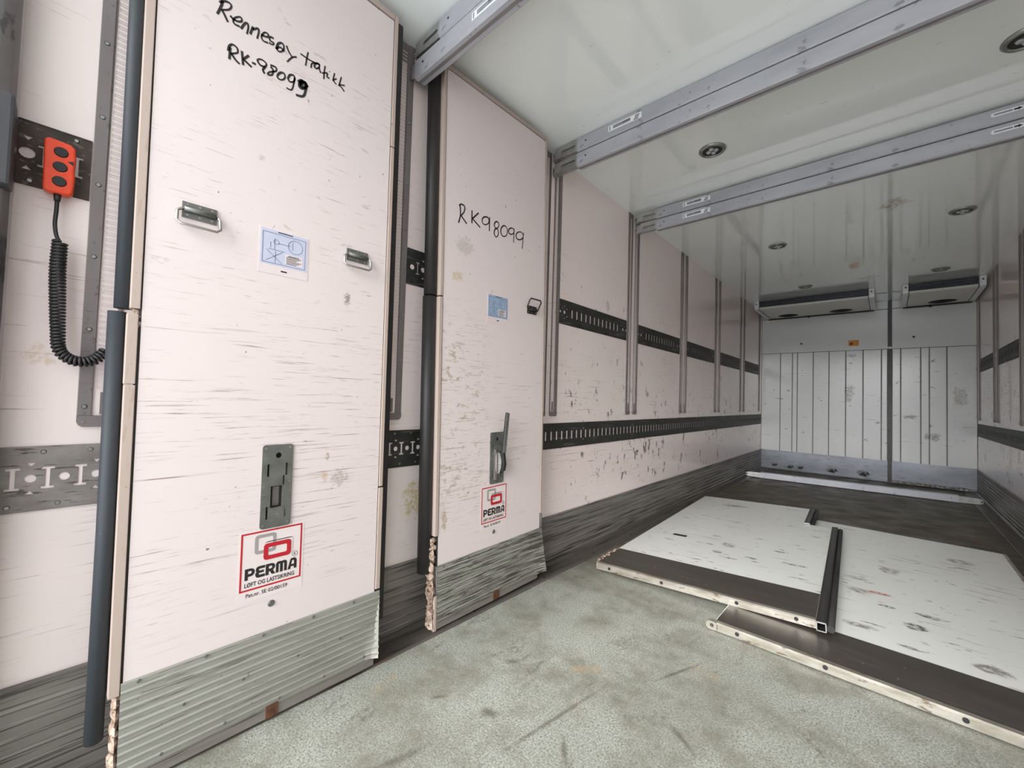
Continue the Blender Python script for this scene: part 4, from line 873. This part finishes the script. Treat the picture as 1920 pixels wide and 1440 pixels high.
tube_profile(A, 1.126, -0.02, 1.885); tube_profile(A, 0.941, 1.89, 2.54)
obj('grip_insert', plate(rrect(0.186, 0.284, 0.896, 0.939, 0.008), [], 0.037, 0.004, Matrix.Identity(4)), M['rubber'], A)
obj('rear_trim', MB().box((0.0, 2.536, 0.004), (0.94, 2.552, 0.042)), M['profile'], A, bevel=0.002)
rc = random.Random(21); m = MB()
for k in range(14):
    y = 0.05+0.27*k/13; r_ = 0.012+0.012*rc.random(); m.cyl((-0.004+0.012*rc.random(), y, 0.006), r_, 0.036+0.006*rc.random(), 'z', 6, r2=r_*0.6, smooth=False)
obj('broken_core', m, M['core'], A)
# ------------------------------------------------------------------ remote with coiled cord
RC = thing('remote_control', 'orange three-button remote with black coiled cord hanging by the door post', 'remote', (0.010, -0.030, 1.625))
prof = [(-0.026,-0.064),(-0.016,-0.068),(0.018,-0.068),(0.027,-0.062),(0.029,-0.02),(0.0275,0.0),(0.029,0.03),(0.027,0.058),(0.018,0.066),(-0.022,0.070),(-0.028,0.062),(-0.0265,0.0)]
bd = plate(prof, [], 0.032, 0.004); bmv = bmesh.new(); bmv.from_mesh(bd)
bmesh.ops.remove_doubles(bmv, verts=bmv.verts, dist=1e-5); bmesh.ops.dissolve_limit(bmv, angle_limit=0.02, verts=bmv.verts, edges=bmv.edges)
bmesh.ops.bevel(bmv, geom=[e for e in bmv.edges if len(e.link_faces) == 2 and e.calc_face_angle(0) > 0.9], offset=0.006, segments=3, affect='EDGES', profile=0.5)
bmv.to_mesh(bd); bmv.free(); obj('body', bd, M['orange'], RC)
for z in (0.038, 0.0, -0.038):
    b = obj('button', MB().cyl((0.0355, 0.002, z), 0.0135, 0.004, 'x', 18, r2=0.0115), M['rubber'], RC)
obj('pointer_mark', plate([(0.014,0.018),(0.025,0.012),(0.024,0.023)], [], 0.0008, 0.036), M['rubber'], RC)
obj('cord_collar', MB().cyl((0.020, 0.0, -0.085), 0.006, 0.020, 'z', 10, r2=0.008), M['cord'], RC)
S = [(0.020,0.0,-0.085),(0.021,0.0,-0.11),(0.022,-0.001,-0.145),(0.024,0.003,-0.175),(0.026,0.010,-0.19)]
obj('straight_cord', MB().tube(smooth_pts(S, 6), 0.0042, 8), M['cord'], RC)
path = smooth_pts([(0.032,0.010,-0.19),(0.032,0.009,-0.26),(0.032,0.012,-0.34),(0.033,0.016,-0.42),(0.034,0.020,-0.465),(0.034,0.036,-0.488),(0.036,0.060,-0.496),(0.036,0.085,-0.488),(0.034,0.105,-0.465)], 40)
# coil around that path
L = [0.0]
for i in range(1, len(path)): L.append(L[-1]+(Vector(path[i])-Vector(path[i-1])).length)
hel = []; turns = 46; N = turns*12; prevu = Vector((1,0,0))
for k in range(N+1):
    s_ = L[-1]*k/N; i = max(j for j in range(len(L)) if L[j] <= s_+1e-9); i = min(i, len(path)-2)
    f_ = (s_-L[i])/max(1e-9, L[i+1]-L[i]); c = Vector(path[i]).lerp(Vector(path[i+1]), f_); tg = (Vector(path[i+1])-Vector(path[i])).normalized()
    u = (prevu-tg*prevu.dot(tg)).normalized(); prevu = u; v = tg.cross(u); an = 2*PI*turns*k/N; rad = 0.0115+0.001*math.sin(k*0.011)
    hel.append(c+u*(rad*math.cos(an))+v*(rad*math.sin(an)))
obj('coiled_cord', MB().tube(hel, 0.0040, 6), M['cord'], RC)
